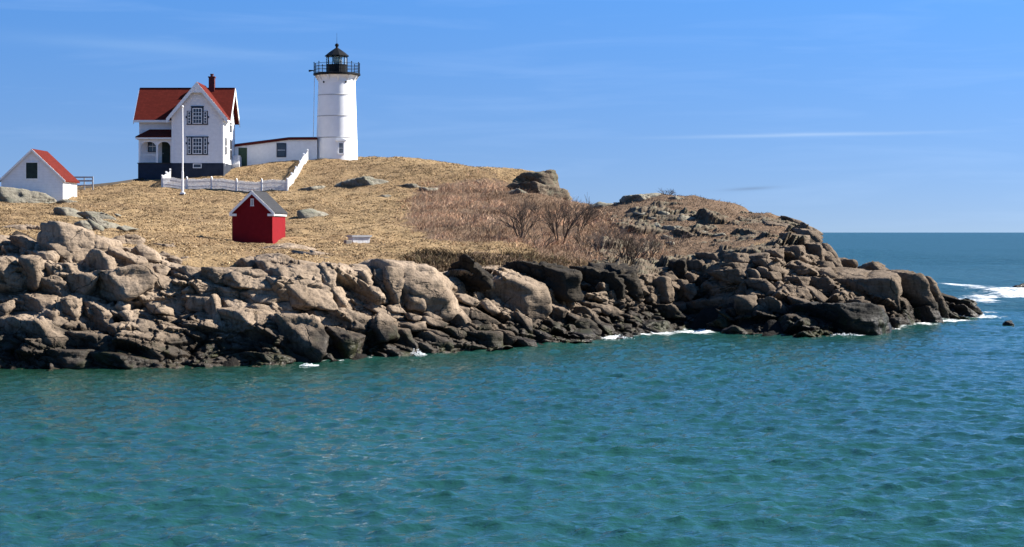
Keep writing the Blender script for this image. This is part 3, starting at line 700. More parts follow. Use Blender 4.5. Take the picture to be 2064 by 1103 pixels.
# crop, lit share, outline, [options: m material, d depth shift, t thickness factor, p sharpness, label]
RK = [
 ('A', .9, '20,95 130,85 290,105 335,150 320,190 200,170 60,130', {}),
 ('A', .75, '335,125 570,150 640,190 690,270 700,340 680,385 560,380 400,330 310,230', {'l': 'big rounded tan boulder at the bank top under the grass edge'}),
 ('A', .1, '60,150 130,150 195,190 205,235 60,230', {}), ('A', .8, '320,200 480,195 565,240 530,320 420,330 330,300', {'d': -.4}),
 ('A', .05, '380,330 480,345 490,400 380,440 330,330', {}), ('A', .1, '500,310 600,260 690,300 690,380 500,390', {'d': -.5}),
 ('A', .6, '230,255 310,250 345,280 330,320 250,310', {'d': -.3}), ('A', .8, '-20,290 70,300 100,340 60,400 -20,400', {}),
 ('A', .3, '130,290 200,290 250,320 255,380 220,470 70,450 90,370', {}), ('A', .4, '255,310 340,340 380,380 360,430 250,380', {}),
 ('A', .35, '240,430 330,420 400,460 425,520 400,550 220,520', {}), ('A', .15, '410,400 600,395 540,470 540,520 410,510', {}),
 ('A', .55, '550,420 700,385 895,355 930,440 900,490 800,555 560,555 480,510', {'l': 'wide pitted tan block with a dark hollow in its sunlit face'}),
 ('A', .8, '680,180 760,150 850,150 880,190 810,260 720,260', {}), ('A', .05, '700,240 800,265 880,300 900,350 740,365 700,330', {}),
 ('A', .6, '880,210 960,250 980,300 900,300 810,265', {}), ('A', .4, '970,200 1080,205 1115,240 1060,270 980,245', {}),
 ('A', .5, '905,345 1000,335 1055,350 1050,395 990,410 930,400', {}), ('A', .5, '1080,380 1160,355 1261,360 1261,400 1200,440 1100,430', {}),
 ('A', .95, '960,410 1010,405 1170,465 1185,510 1150,525 1020,470', {'l': 'upper of two smooth tan slabs tilted down towards the gully'}),
 ('A', .9, '890,500 930,465 1010,470 1185,545 1190,600 1120,615 900,570 870,545', {'l': 'larger lower one of two smooth tilted tan slabs'}),
 ('A', .6, '930,590 1050,600 1070,650 970,640', {}), ('A', .05, '100,540 200,535 300,545 310,600 250,660 40,690 60,620', {}),
 ('A', .7, '-10,590 70,565 75,610 20,680', {}), ('A', .9, '350,560 405,555 400,650 390,765 345,760 340,650', {'p': 16, 'l': 'tall narrow sunlit rock column between dark blocks near the water'}),
 ('A', .45, '410,550 490,565 495,640 460,720 400,760', {}), ('A', .02, '240,650 340,640 345,760 240,760', {}),
 ('A', .0, '-30,690 240,680 290,765 420,800 420,880 -30,870', {'l': 'broad black ledge resting above the lowest shore slab'}),
 ('A', .9, '480,520 540,520 620,550 580,560 490,550', {}), ('A', .7, '550,580 640,605 640,640 560,620', {}), ('A', .8, '655,600 690,585 710,640 690,685 660,650', {}),
 ('A', .5, '720,600 760,560 815,590 810,625 730,625', {}), ('A', .8, '770,640 855,620 870,690 820,710', {}), ('A', .8, '690,720 760,705 850,705 830,750 760,790 690,780', {}),
 ('A', .9, '850,725 880,695 960,720 1050,790 1055,855 1000,840 900,780', {'l': 'tilted tan block leaning at the left mouth of the dark gully'}),
 ('A', .3, '430,770 640,780 700,810 690,860 640,890 430,880', {}), ('A', .3, '700,810 900,830 1010,850 1020,890 980,920 700,890', {}),
 ('A', .0, '-40,865 150,865 400,880 600,890 590,1000 -40,1000', {'l': 'long black slab lying at the waterline under the ledges'}),
 ('A', .5, '600,890 800,905 940,940 945,985 800,1000 590,1000', {}), ('A', .05, '500,560 660,620 700,760 500,770', {'d': .8}), ('A', .2, '950,950 1030,965 1020,995 950,990', {}),
 ('B', .5, '700,145 840,95 900,110 950,170 950,205 800,190', {}), ('B', .6, '180,210 270,180 460,185 450,240 370,290 210,260', {}),
 ('B', .85, '640,250 780,200 920,210 990,260 1010,350 860,350 740,340 650,300', {'l': 'tan rounded boulder with a dark wind hollow above the gully'}),
 ('B', .6, '460,180 640,180 760,200 650,270 590,310 490,300 400,290', {}),
 ('B', .3, '440,370 520,330 640,345 740,380 730,440 450,400', {}), ('B', .8, '760,400 900,360 1040,360 1095,430 1080,460 850,460 770,440', {}),
 ('B', .05, '345,410 510,420 570,440 460,520 340,510', {}), ('B', .7, '570,440 660,430 840,480 830,510 590,525', {}), ('B', .9, '850,485 1000,490 1190,550 1280,590 1240,600 1000,570 830,520', {}),
 ('B', .6, '580,540 800,540 980,565 1000,640 900,690 800,710 640,660', {'l': 'massive layered boulder overhanging the black gully'}),
 ('B', .02, '430,520 570,440 580,540 640,660 440,650', {}),
 ('B', .72, '1080,620 1250,620 1400,650 1445,720 1440,810 1370,930 1250,850 1150,760 1090,680', {'t': 1.2, 'l': 'huge rounded boulder nose with pale streaked sunlit end above the water'}),
 ('B', .9, '1000,590 1200,600 1400,640 1380,660 1100,640', {}), ('B', .0, '100,620 640,660 900,690 1090,700 1250,840 1330,940 1180,1000 780,1040 100,1040', {'d': 1.5, 'l': 'black hollowed rock mass in deep shade at the back of the gully'}),
 ('B', .5, '770,910 880,905 1100,930 1185,960 1180,1000 820,1040', {'l': 'low weed-topped slab at the water under the overhang'}),
 ('B', .85, '920,110 1120,80 1300,160 1200,200 1000,230 960,190', {}), ('B', .8, '1010,230 1200,190 1430,210 1500,330 1515,520 1400,520 1230,470 1110,370', {'l': 'large squarish tan boulder with a crack running across its face'}),
 ('B', .8, '970,465 1180,470 1200,530 1100,510', {}), ('B', .85, '1290,540 1500,540 1697,570 1697,640 1450,600 1400,640', {}),
 ('B', .6, '1480,230 1560,260 1590,360 1530,400 1490,330', {}), ('B', .35, '1530,400 1600,350 1670,450 1660,520 1530,530', {}), ('B', .4, '340,70 430,60 410,150 350,140', {}),
 ('C', .62, '560,230 640,200 900,215 1100,250 1200,310 1260,420 1280,520 1220,570 1060,575 880,530 720,515 640,400', {'t': 1.3, 'd': .3, 'l': 'great domed granite block with a smooth pale top and streaked front'}),
 ('C', 1.0, '60,95 400,160 700,185 1000,235 1180,290 1100,300 900,255 600,215 380,200 120,150', {'d': 1.6, 'l': 'long smooth pale slab sloping along the bank above the domed block'}),
 ('C', .7, '650,250 740,240 740,330 720,400 640,370', {'d': -.3}), ('C', .66, '740,250 870,250 880,380 850,500 760,510 725,400', {'d': -.4}),
 ('C', .66, '890,350 1010,380 1060,560 900,510', {'d': -.35}), ('C', .15, '360,300 430,210 560,230 610,300 600,370 480,350', {}),
 ('C', .1, '380,350 600,370 700,430 730,510 620,540 480,540', {}), ('C', .7, '640,385 690,400 730,500 640,500', {'d': -.4}), ('C', .5, '200,200 300,240 310,400 260,440 200,330', {}),
 ('C', .35, '310,390 390,480 400,550 260,550 250,460', {}), ('C', .95, '590,560 680,530 780,580 910,640 880,660 700,610', {}), ('C', .8, '750,550 860,530 910,600 850,600', {}),
 ('C', .55, '150,640 300,600 480,610 560,660 560,720 500,800 400,770 180,730', {'l': 'mottled tan boulder wedged above two dark waterline blocks'}), ('C', .25, '180,790 270,760 420,820 500,820 450,990 180,1000', {}),
 ('C', .42, '640,660 720,650 810,690 825,790 780,850 640,900 500,970 540,800', {'t': 1.2, 'l': 'dark boulder with a pale sunlit upper corner by the water'}),
 ('C', .6, '840,690 1060,690 1070,740 980,760 850,720', {}), ('C', .3, '850,740 950,760 1000,850 990,920 850,860', {}), ('C', .9, '1030,640 1130,640 1280,700 1220,720 1080,680', {}),
 ('C', .9, '1080,600 1130,595 1230,650 1200,670', {}), ('C', .5, '1060,730 1200,760 1280,810 1180,800 1070,770', {}), ('C', .5, '1230,740 1400,760 1425,790 1380,840 1250,780', {}),
 ('C', .35, '1020,780 1150,770 1240,820 1220,920 1060,920 1010,840', {}), ('C', .3, '1240,830 1320,850 1310,920 1230,925', {}), ('C', .4, '610,930 760,900 980,950 860,985 640,985', {}),
 ('C', .3, '830,870 990,920 980,950 850,920', {}), ('C', .7, '1290,445 1450,460 1530,500 1500,540 1300,480', {}), ('C', .1, '1250,590 1400,600 1460,680 1500,740 1280,740', {}),
 ('C', .9, '1400,600 1470,670 1440,690 1410,650', {}), ('C', .05, '1320,760 1697,790 1697,910 1330,920', {}), ('C', .9, '930,610 1050,630 1030,660 950,650', {}),
 ('D', .25, '290,400 370,320 540,290 640,290 790,340 910,390 925,540 820,560 700,680 520,610 400,500 290,470', {'t': 1.1, 'l': 'big dark boulder with a pale flat cap below the shaded cliff'}),
 ('D', 1.0, '370,318 540,278 650,272 800,340 920,388 922,440 800,400 640,352', {'d': .2}), ('D', .9, '350,530 400,510 460,560 520,620 460,640 380,570', {'d': -.6}),
 ('D', .95, '-20,520 180,570 470,710 440,740 250,660 0,570', {'l': 'long pale slab tilted down to the right between dark blocks'}), ('D', .7, '10,450 150,460 285,510 240,555 20,500', {}),
 ('D', .2, '900,550 1000,545 1120,580 1180,640 1150,720 960,700 850,690', {}), ('D', .5, '1090,490 1200,490 1240,560 1120,570', {}), ('D', .7, '1240,490 1350,510 1560,560 1640,610 1560,640 1380,580', {}),
 ('D', .15, '1190,570 1300,570 1400,620 1480,720 1380,720 1200,690', {}), ('D', .0, '510,620 800,700 800,790 520,800', {}), ('D', .5, '940,710 1080,740 1070,800 980,790', {}),
 ('D', .2, '400,840 700,880 800,900 810,970 420,980', {}), ('D', .5, '760,790 920,830 1020,880 940,920 880,870', {}), ('D', .5, '1200,720 1340,700 1450,790 1400,830 1210,810', {}),
 ('D', .15, '1040,810 1400,830 1390,890 1040,930', {}), ('D', .85, '1470,740 1600,760 1630,820 1560,840', {}),
 ('C', .02, '1270,215 1480,140 1640,300 1560,420 1300,430', {'d': .9, 'm': 'cliff', 'l': 'shade-painted dark cliff block under the scrub beside the domed block'}),
 ('D', .02, '560,130 900,150 1190,205 1250,490 980,510 800,330 560,270', {'d': 1.0, 'm': 'cliff', 'l': 'wide cliff face painted black as shade behind the pale-capped boulder'}),
 ('D', .02, '1160,200 1500,230 1700,300 1700,500 1250,500', {'d': .9, 'm': 'cliff', 'l': 'long cliff face painted black as shade under the bare shrubs'}),
 ('E', .02, '0,250 330,280 340,510 0,510', {'d': .8, 'm': 'cliff', 'l': 'cliff block painted black as shade left of the rough dark cube'}),
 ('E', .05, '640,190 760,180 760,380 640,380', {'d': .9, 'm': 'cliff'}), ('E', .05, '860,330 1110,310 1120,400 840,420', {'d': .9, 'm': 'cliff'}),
 ('E', .3, '400,370 610,370 630,420 630,530 560,550 400,510', {'l': 'rough dark cube of rock under the bare shrubs'}), ('E', .4, '330,350 400,370 390,510 320,500', {}), ('E', .9, '570,310 640,290 685,340 650,370', {}),
 ('E', .6, '740,310 870,320 820,370 740,370', {}), ('E', .7, '750,390 830,390 835,440 790,500 750,480', {}), ('E', .5, '620,550 740,550 740,590 700,640 640,600', {}), ('E', .2, '400,580 620,570 720,660 560,660 420,640', {}),
 ('E', .6, '1110,290 1270,290 1280,370 1120,380 1100,330', {}), ('E', .8, '1010,265 1240,250 1260,290 1020,300', {}), ('E', .7, '1060,225 1260,215 1300,250 1100,260', {}), ('E', .3, '1280,260 1350,280 1360,350 1280,350', {}),
 ('E', .1, '1370,250 1430,260 1430,330 1380,330', {}), ('E', .9, '1340,200 1500,195 1545,210 1550,290 1440,280', {}), ('E', .8, '1440,290 1550,290 1540,350 1440,340', {}),
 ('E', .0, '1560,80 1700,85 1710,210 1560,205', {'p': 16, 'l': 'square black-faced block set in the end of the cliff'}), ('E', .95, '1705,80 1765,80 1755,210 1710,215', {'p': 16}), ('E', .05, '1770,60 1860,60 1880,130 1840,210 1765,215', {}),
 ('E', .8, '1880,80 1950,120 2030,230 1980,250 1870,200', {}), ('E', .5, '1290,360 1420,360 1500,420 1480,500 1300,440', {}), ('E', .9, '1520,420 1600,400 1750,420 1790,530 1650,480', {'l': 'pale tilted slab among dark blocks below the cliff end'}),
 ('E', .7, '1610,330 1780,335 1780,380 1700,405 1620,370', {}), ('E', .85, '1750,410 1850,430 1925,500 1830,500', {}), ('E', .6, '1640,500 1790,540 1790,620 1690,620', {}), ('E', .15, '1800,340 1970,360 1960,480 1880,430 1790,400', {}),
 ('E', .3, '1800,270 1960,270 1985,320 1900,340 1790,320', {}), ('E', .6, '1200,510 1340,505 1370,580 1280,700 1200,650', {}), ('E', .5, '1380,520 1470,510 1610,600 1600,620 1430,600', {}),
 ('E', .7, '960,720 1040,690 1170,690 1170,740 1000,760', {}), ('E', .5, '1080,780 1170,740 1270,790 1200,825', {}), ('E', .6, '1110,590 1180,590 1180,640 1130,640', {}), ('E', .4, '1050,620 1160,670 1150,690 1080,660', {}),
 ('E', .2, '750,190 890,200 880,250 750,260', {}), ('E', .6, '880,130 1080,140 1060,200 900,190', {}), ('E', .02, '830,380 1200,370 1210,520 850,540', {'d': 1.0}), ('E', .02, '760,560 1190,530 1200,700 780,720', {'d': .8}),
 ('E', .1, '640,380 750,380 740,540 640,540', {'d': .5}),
 ('E', .5, '1440,110 1560,100 1560,190 1430,190', {}), ('E', .6, '1100,150 1260,140 1300,200 1120,210', {}), ('E', .55, '1280,150 1430,130 1440,190 1320,200', {}),
 ('F', .22, '360,805 560,800 800,790 1000,800 1170,850 1200,900 1180,950 900,970 640,965 350,940', {'m': 'kelp_rock', 'l': 'low black weed-covered rock shelf glistening at the water'}), ('F', .3, '1200,860 1290,855 1260,920 1190,920', {}),
 ('F', .08, '880,620 930,590 1150,580 1250,590 1250,680 1220,770 1200,850 900,760 870,720', {'l': 'wide black-faced block with a pale flat top on the point'}), ('F', .85, '900,600 960,580 1180,568 1250,588 1240,620 1000,622', {'d': .3}),
 ('F', .15, '1250,590 1380,600 1450,660 1480,760 1530,855 1400,880 1290,870 1250,760', {'l': 'tall dark jointed block near the end of the point'}), ('F', .4, '1200,560 1330,560 1440,600 1360,610 1260,590', {'d': .8}),
 ('F', .5, '1420,600 1490,630 1550,690 1570,780 1550,855 1480,760 1440,680', {}), ('F', .35, '1580,710 1660,720 1780,780 1800,810 1700,790 1590,770', {'d': .8}), ('F', .2, '1570,780 1690,780 1800,850 1700,870 1570,860', {'l': 'last low dark rock at the tip of the point in the surf'}),
 ('F', .1, '915,490 940,475 990,480 1020,535 930,535', {'l': 'small dark angular boulder perched against the sea behind the cliff end'}), ('F', .6, '1060,540 1090,510 1160,500 1230,550 1100,570', {'l': 'small brown boulder on top of the black point blocks'}), ('F', .2, '890,550 950,535 1050,545 1060,580 900,590', {}),
 ('F', .6, '990,715 1060,715 1060,740 1000,735', {'d': -.4}), ('F', .6, '1110,770 1190,770 1190,810 1130,810', {}), ('F', .8, '890,730 940,740 920,760 880,750', {}),
 ('F', .05, '880,740 1080,750 1100,810 900,800', {}), ('F', .1, '1290,790 1500,790 1530,860 1300,870', {'d': -.5}),
 ('F', .7, '640,290 760,300 800,330 790,380 700,350', {}), ('F', .7, '560,205 690,240 640,255 560,230', {}), ('F', .8, '690,250 800,310 770,330 680,290', {}), ('F', .7, '560,320 720,330 700,395 560,390', {}),
 ('F', .5, '470,250 600,260 620,310 480,300', {}), ('F', .6, '780,390 850,400 900,470 830,460', {}), ('F', .6, '830,460 900,480 920,530 850,530', {}), ('F', .5, '720,500 860,500 880,545 740,545', {}), ('F', .4, '560,520 700,510 720,560 570,560', {}),
 ('F', .5, '130,560 330,540 340,620 200,610', {}),
 ('G', .62, '1660,190 1720,155 1880,142 1970,156 2010,225 2010,300 1870,320 1740,270', {'m': 'hill_rock', 't': 1.1, 's': 1.05, 'r': 1.4, 'd': 1.2, 'l': 'tall grey-brown outcrop block crowning the hill end'}), ('G', .65, '1640,280 1700,250 1880,320 2030,310 2040,420 1880,360 1720,340', {'m': 'hill_rock', 'd': .2}),
 ('G', .45, '140,290 210,245 350,210 470,230 550,240 540,310 450,325 230,320', {'m': 'grey_rock', 'l': 'long grey boulder with a dark hollow lying on the grass slope'}),
 ('G', .8, '940,230 1000,210 1090,240 1040,268', {'m': 'grey_rock'}), ('G', .2, '1285,245 1330,225 1345,255 1300,266', {'m': 'grey_rock'}), ('G', .7, '860,285 985,288 960,340 860,330', {'m': 'grey_rock'}), ('G', .3, '640,270 800,262 860,285 800,302', {'m': 'grey_rock'}),
 ('G', .4, '1090,190 1180,180 1230,200 1120,205', {'m': 'grey_rock'}), ('G', .4, '1590,330 1650,300 1740,330 1700,355', {'m': 'grey_rock'}),
 ('H', .9, '-60,620 150,600 400,640 560,710 680,780 560,870 300,800 220,760 -40,760', {'m': 'grey_rock', 't': 1.4, 'l': 'long smooth grey-green outcrop below the white outbuilding'}),
 ('H', .6, '580,820 640,780 780,790 900,850 910,920 760,920 620,880', {'m': 'grey_rock'}), ('H', .75, '880,830 1100,830 1220,880 1270,960 1150,930 960,880', {'m': 'grey_rock'}), ('H', .8, '970,890 1150,910 1280,1000 1260,1020 1100,980', {'m': 'grey_rock'}),
 ('H', .7, '840,940 960,920 1030,990 1000,1020 880,980', {'m': 'grey_rock'}), ('H', .7, '1000,910 1120,980 1120,1015 1040,1010', {'m': 'grey_rock'}), ('H', .8, '1290,1000 1340,970 1460,1000 1400,1030', {'m': 'grey_rock'}),
 ('H', .7, '630,700 720,675 850,705 770,735', {'m': 'grey_rock'}), ('H', .1, '1260,830 1330,850 1290,880', {'m': 'grey_rock'}),
 ('I', .7, '620,215 720,170 830,180 820,230 700,250', {'m': 'grey_rock'}), ('I', .65, '920,150 950,110 1090,95 1190,110 1180,160 1100,200 960,200', {'m': 'grey_rock', 'l': 'grey rounded outcrop at the top of the shrubby hill'}), ('I', .7, '1190,150 1350,130 1460,150 1530,210 1400,205 1250,190', {'m': 'grey_rock'}),
 ('I', .75, '1000,250 1110,250 1200,290 1100,295', {'m': 'grey_rock'}), ('I', .75, '1370,225 1440,195 1480,220 1400,255', {'m': 'grey_rock'}), ('I', .7, '1290,320 1380,270 1480,290 1500,320 1400,360 1300,350', {'m': 'grey_rock'}), ('I', .2, '1140,360 1190,340 1230,400 1210,420 1160,400', {'m': 'grey_rock'}),
 ('I', .1, '1240,360 1330,370 1310,440 1240,420', {'m': 'grey_rock'}), ('I', .7, '1230,430 1310,450 1310,475 1250,470', {'m': 'grey_rock'}), ('I', .2, '1260,490 1320,500 1320,560 1270,560', {'m': 'grey_rock'}), ('I', .7, '1340,360 1440,390 1360,450 1320,420', {'m': 'grey_rock'}),
 ('I', .7, '1520,400 1600,400 1640,420 1560,440', {'m': 'grey_rock'}), ('I', .6, '1650,430 1720,420 1760,470 1690,475', {'m': 'grey_rock'}), ('I', .4, '1540,250 1600,310 1560,340 1510,300', {'m': 'grey_rock'}), ('I', .3, '1640,330 1690,350 1670,372', {'m': 'grey_rock'}),
 ('I', .6, '830,165 920,160 910,190 830,188', {'m': 'grey_rock'}), ('I', .6, '1110,290 1200,300 1190,330 1120,325', {'m': 'grey_rock'}), ('I', .5, '1180,240 1270,250 1260,290 1190,285', {'m': 'grey_rock'}), ('I', .6, '1790,380 1880,390 1860,420 1800,415', {'m': 'grey_rock'}),
 ('J', .8, '1010,430 1180,395 1330,460 1260,555 1060,560', {'m': 'grey_rock', 't': 2.0, 'd': .5, 'l': 'flat grey rock breaking through the grass beside the red oil house'}),
 ('J', .6, '1010,150 1100,110 1280,95 1310,150 1150,195', {'m': 'grey_rock', 'd': .4}), ('J', .6, '960,190 1030,165 1080,195 1000,215', {'m': 'grey_rock'}),
 ('J', .8, '480,850 700,820 900,800 1120,880 900,950 560,920', {'t': 1.5, 'd': .6}), ('J', .8, '720,800 900,780 1060,850 860,850', {'d': .8}), ('J', .9, '1180,900 1400,950 1700,1010 1500,1030 1250,960', {'d': .8}),
 ('J', .7, '1420,100 1560,60 1600,110 1500,135', {'m': 'grey_rock'}), ('G', .7, '500,355 580,345 640,372 560,380', {'m': 'grey_rock'}), ('G', .7, '1100,150 1240,155 1290,185 1180,182', {'m': 'grey_rock'}),
]
def rock_from_outline(pts, lit, opt, seed):
    pts = hull(pts)
    cx = sum(p[0] for p in pts) / len(pts); cy = sum(p[1] for p in pts) / len(pts)
    if opt.get('m') == 'cliff': yq = max(p[1] for p in pts) - 8
    else: yq = cy
    Ys = float(DEPTH(np.array([[min(max(cx, -150), 1960), yq]]))[0]) + opt.get('d', 0.0) + random.Random(seed * 7).uniform(-.12, .3)
    sc = Ys / F
    U = [((p[0] - cx) * sc, -(p[1] - cy) * sc) for p in pts]
    w = max(u[0] for u in U) - min(u[0] for u in U); h = max(u[1] for u in U) - min(u[1] for u in U)
    t_ = (0.74 * min(w, h) + 0.18 * max(w, h)) * opt.get('t', 1.0) + 0.15
    planes = []; n = len(U)
    pr = random.Random(seed)
    for i in range(n):
        a = U[i]; b = U[(i + 1) % n]; ex, ez = b[0] - a[0], b[1] - a[1]; l = math.hypot(ex, ez)
        if l < 1e-5: continue
        nx, nz = ez / l, -ex / l; hh = nx * a[0] + nz * a[1]
        if hh < 0: nx, nz, hh = -nx, -nz, -hh
        ny = pr.uniform(-0.16, 0.25); k = math.sqrt(1 + ny * ny)
        planes.append((np.array([nx, ny, nz]) / k, max(hh * opt.get('s', 1.08 if opt.get('m') == 'cliff' else 1.30), 0.06) / k))
    g = (0.6, 0.8) if pr.random() < .5 else (0.85, 0.53)
    gs = [u[0] * g[0] + u[1] * g[1] for u in U]; s = max(gs) - lit ** 1.6 * (max(gs) - min(gs))
    Pt = np.array([g[0] * s, -t_, g[1] * s])
    Ld = nrm(pr.uniform(22, 44), pr.uniform(20, 38)); Dk = nrm(pr.uniform(-50, -18), pr.uniform(-28, -4))
    if lit >= 0.65: Dk = nrm(pr.uniform(-52, -25), pr.uniform(-30, -6))
    for nv in (Ld, Dk): planes.append((nv, max(float(nv @ Pt), 0.30 * t_)))
    for _ in range(4):
        nv = nrm(pr.uniform(-70, 70), pr.uniform(-45, 45)); sup = max(nv[0] * u[0] + nv[2] * u[1] for u in U) + abs(nv[1]) * t_
        planes.append((nv, max(sup * pr.uniform(.78, .95), .25 * t_)))
    planes.append((np.array([0, 1.0, 0]), t_ * 1.1)); planes.append((nrm(0, 0), t_ * 1.05))
    size = max(w, h); pxs = size / sc
    sub = 6 if pxs > 170 else 5 if pxs > 62 else 4 if pxs > 26 else 3
    V, Fc = rock_planes_mesh(planes, math.sqrt(w * h), sub, opt.get('p', 20 + 22 * pr.random()), seed, opt.get('r', 1.9 if opt.get('m') == 'cliff' else 1.25), (PX(cx, Ys), Ys + 0.62 * t_, PZ(cy, Ys)))
    c = Vector((PX(cx, Ys), Ys + 0.62 * t_, PZ(cy, Ys)))
    return V, Fc, c
for k, (cr_, lit, s, opt) in enumerate(RK):
    ox, oy, sc = CROP[cr_]
    pts = [tuple(float(v) for v in q.split(',')) for q in s.split()]
    pts = [(ox + a * sc, oy + b * sc) for a, b in pts]
    V, Fc, c = rock_from_outline(pts, lit, opt, k + 1)
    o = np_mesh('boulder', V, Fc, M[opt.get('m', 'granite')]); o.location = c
    if 'l' in opt: tag(o, opt['l'], 'boulder', 'boulders and rock blocks of the island shore')
    else: o.parent = island
# rocks awash off the point
for k, (pts, lab) in enumerate([([(2040, 580), (2052, 573), (2076, 574), (2084, 586), (2044, 588)], 'dark rock breaking the white surf far off the point'),
                               ([(2022, 645), (2034, 640), (2044, 648), (2038, 655), (2026, 654)], 'small round black rock awash in calm water off the point')]):
    cy = max(p[1] for p in pts); Y = ZC * F / (cy - HZ)
    U = [((p[0] - pts[0][0]) * Y / F, -(p[1] - cy) * Y / F) for p in pts]; mx = sum(u[0] for u in U) / len(U); mz = sum(u[1] for u in U) / len(U)
    w = max(u[0] for u in U) - min(u[0] for u in U)
    pl = [(np.array([1, 0, .2]), w / 2), (np.array([-1, 0, .3]), w / 2), (np.array([0.2, -.4, .9]), w * .3), (np.array([0, -1, .2]), w * .4), (np.array([0, 1, .2]), w * .4), (np.array([0, 0, -1]), w * .4), (np.array([-.3, .2, .9]), w * .33)]
    V, Fc = rock_planes_mesh(pl, w * .8, 4, 9, 700 + k)
    o = np_mesh('sea_rock', V, Fc, M['kelp_rock']); o.location = (PX(pts[0][0], Y) + mx, Y, 0.05); tag(o, lab, 'rock', 'rocks awash off the point')

# loose stones filling the bank between the boulders
variants = []
for k in range(10):
    r = random.Random(900 + k); pl = []
    for i in range(11):
        v = np.array([r.gauss(0, 1), r.gauss(0, 1), r.gauss(0, 1)]); v /= np.linalg.norm(v); pl.append((v, r.uniform(.55, .95)))
    for v in ((0, 0, 1), (0, 0, -1)): pl.append((np.array(v, float), r.uniform(.4, .7)))
    for v in ((1, 0, 0), (-1, 0, 0), (0, 1, 0), (0, -1, 0)): pl.append((np.array(v, float), r.uniform(.7, 1.1)))
    V, Fc = rock_planes_mesh(pl, 1.2, 3, 11, 900 + k, 0.8)
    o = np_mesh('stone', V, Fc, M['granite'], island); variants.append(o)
rr = random.Random(5); first = [True] * 10; cnt = 0
def stone(px, py, size, dy=0.35):
    Y = float(DEPTH(np.array([[px, py]]))[0]) + dy
    k = rr.randrange(10); o = variants[k]
    if first[k]: first[k] = False
    else: o = o.copy(); C.objects.link(o)
    o.location = P3(px, py, Y); o.rotation_euler = (rr.uniform(-.4, .4), rr.uniform(-.2, .5), rr.uniform(0, 6.28))
    s = size * 0.5; o.scale = (s * rr.uniform(.9, 1.6), s * rr.uniform(.8, 1.2), s * rr.uniform(.6, 1.0))
for _ in range(40):
    px = rr.uniform(0, 1500); e = float(edge_y(px)); b_ = float(np.interp(px, [q for q in COL], [l[0][0] for l in COL.values()]))
    py = rr.uniform(e + 6, b_ - 2); stone(px, py, rr.uniform(.35, 1.2), 1.1)
for _ in range(70):
    stone(rr.gauss(1275, 38), rr.gauss(628, 22), rr.uniform(.25, .7), 0.0)
for _ in range(25):
    px = rr.uniform(1450, 1900); b_ = float(np.interp(px, [q for q in COL], [l[0][0] for l in COL.values()])); e = np.interp(px, [1450, 1660, 1700, 1900], [540, 520, 550, 590])
    stone(px, rr.uniform(e, b_), rr.uniform(.3, 1.1), 0.6)
for _ in range(20): stone(rr.uniform(320, 420), rr.uniform(500, 530), rr.uniform(.3, .8), 0.2)

for k in range(16):      # wet blocks along the waterline
    px = rr.uniform(-10, 1480); b_ = float(np.interp(px, [q for q in COL], [l[0][0] for l in COL.values()]))
    hgt = rr.uniform(10, 34); wd = hgt * rr.uniform(1.3, 3.2); cy = b_ - hgt * rr.uniform(.2, 1.0)
    pts = [(px + wd * .5 * math.cos(a) * rr.uniform(.8, 1.1), cy + hgt * .5 * math.sin(a) * rr.uniform(.8, 1.1) + .16 * wd * .5 * math.cos(a)) for a in [i * math.pi / 3.5 + rr.uniform(-.25, .25) for i in range(7)]]
    V, Fc, c = rock_from_outline(pts, rr.choice((.05, .2, .35, .5)), {'d': rr.uniform(.1, .8), 't': 1.2}, 300 + k)
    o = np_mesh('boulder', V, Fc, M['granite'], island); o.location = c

# ------------------------------------------------------------------ keeper's house
def window(root, x, y, z0, z1, w, face='-y', rows=2, cols=2, surround=None, fr=0.07, name='window'):
    """sash window on a wall face; face '-y' looks to the camera side, '+x' looks right. x,y = centre on the wall plane"""
    def B(mb, u0, u1, d0, d1, a, b):       # u along wall, d outward
        if face == '-y': mb.box(x + u0, x + u1, y - d1, y - d0, a, b)
        else: mb.box(x + d0, x + d1, y + u0, y + u1, a, b)
    g = MB(); B(g, -w / 2, w / 2, 0.0, 0.025, z0, z1)
    win = g.build(name, M['glass'], root)
    f = MB()
    B(f, -w / 2 - fr, -w / 2, -0.01, 0.07, z0 - fr, z1 + fr); B(f, w / 2, w / 2 + fr, -0.01, 0.07, z0 - fr, z1 + fr)
    B(f, -w / 2, w / 2, -0.01, 0.07, z1, z1 + fr); B(f, -w / 2, w / 2, -0.01, 0.08, z0 - fr, z0)
    f.build('frame', surround or M['white_trim'], win)
    def bar(*a): mu = MB(); B(mu, *a); mu.build('glazing_bar', M['white_trim'], win)
    for i in range(1, rows):
        zz_ = z0 + (z1 - z0) * i / rows; k = 0.035 if i * 2 == rows else 0.018
        bar(-w / 2 + .001, w / 2 - .001, 0.024, 0.05, zz_ - k, zz_ + k)
    for i in range(1, cols):
        uu = -w / 2 + w * i / cols; bar(uu - .016, uu + .016, 0.024, 0.047, z0 + .001, z1 - .001)
    return win

house = empty('keepers_house', (0, 0, 0))
tag(house, 'white gabled two-storey house with red roof and dark foundation', 'house')
XC = -31.40; WA, WB = XC - 2.56, XC + 2.56; YW = 175.0; YM = 177.1; YR = 179.6; YBk = 182.1
AP = 20.85; SL = 1.197; XL, XRt = -37.66, -28.80
def wz(dx): return AP - SL * abs(dx)
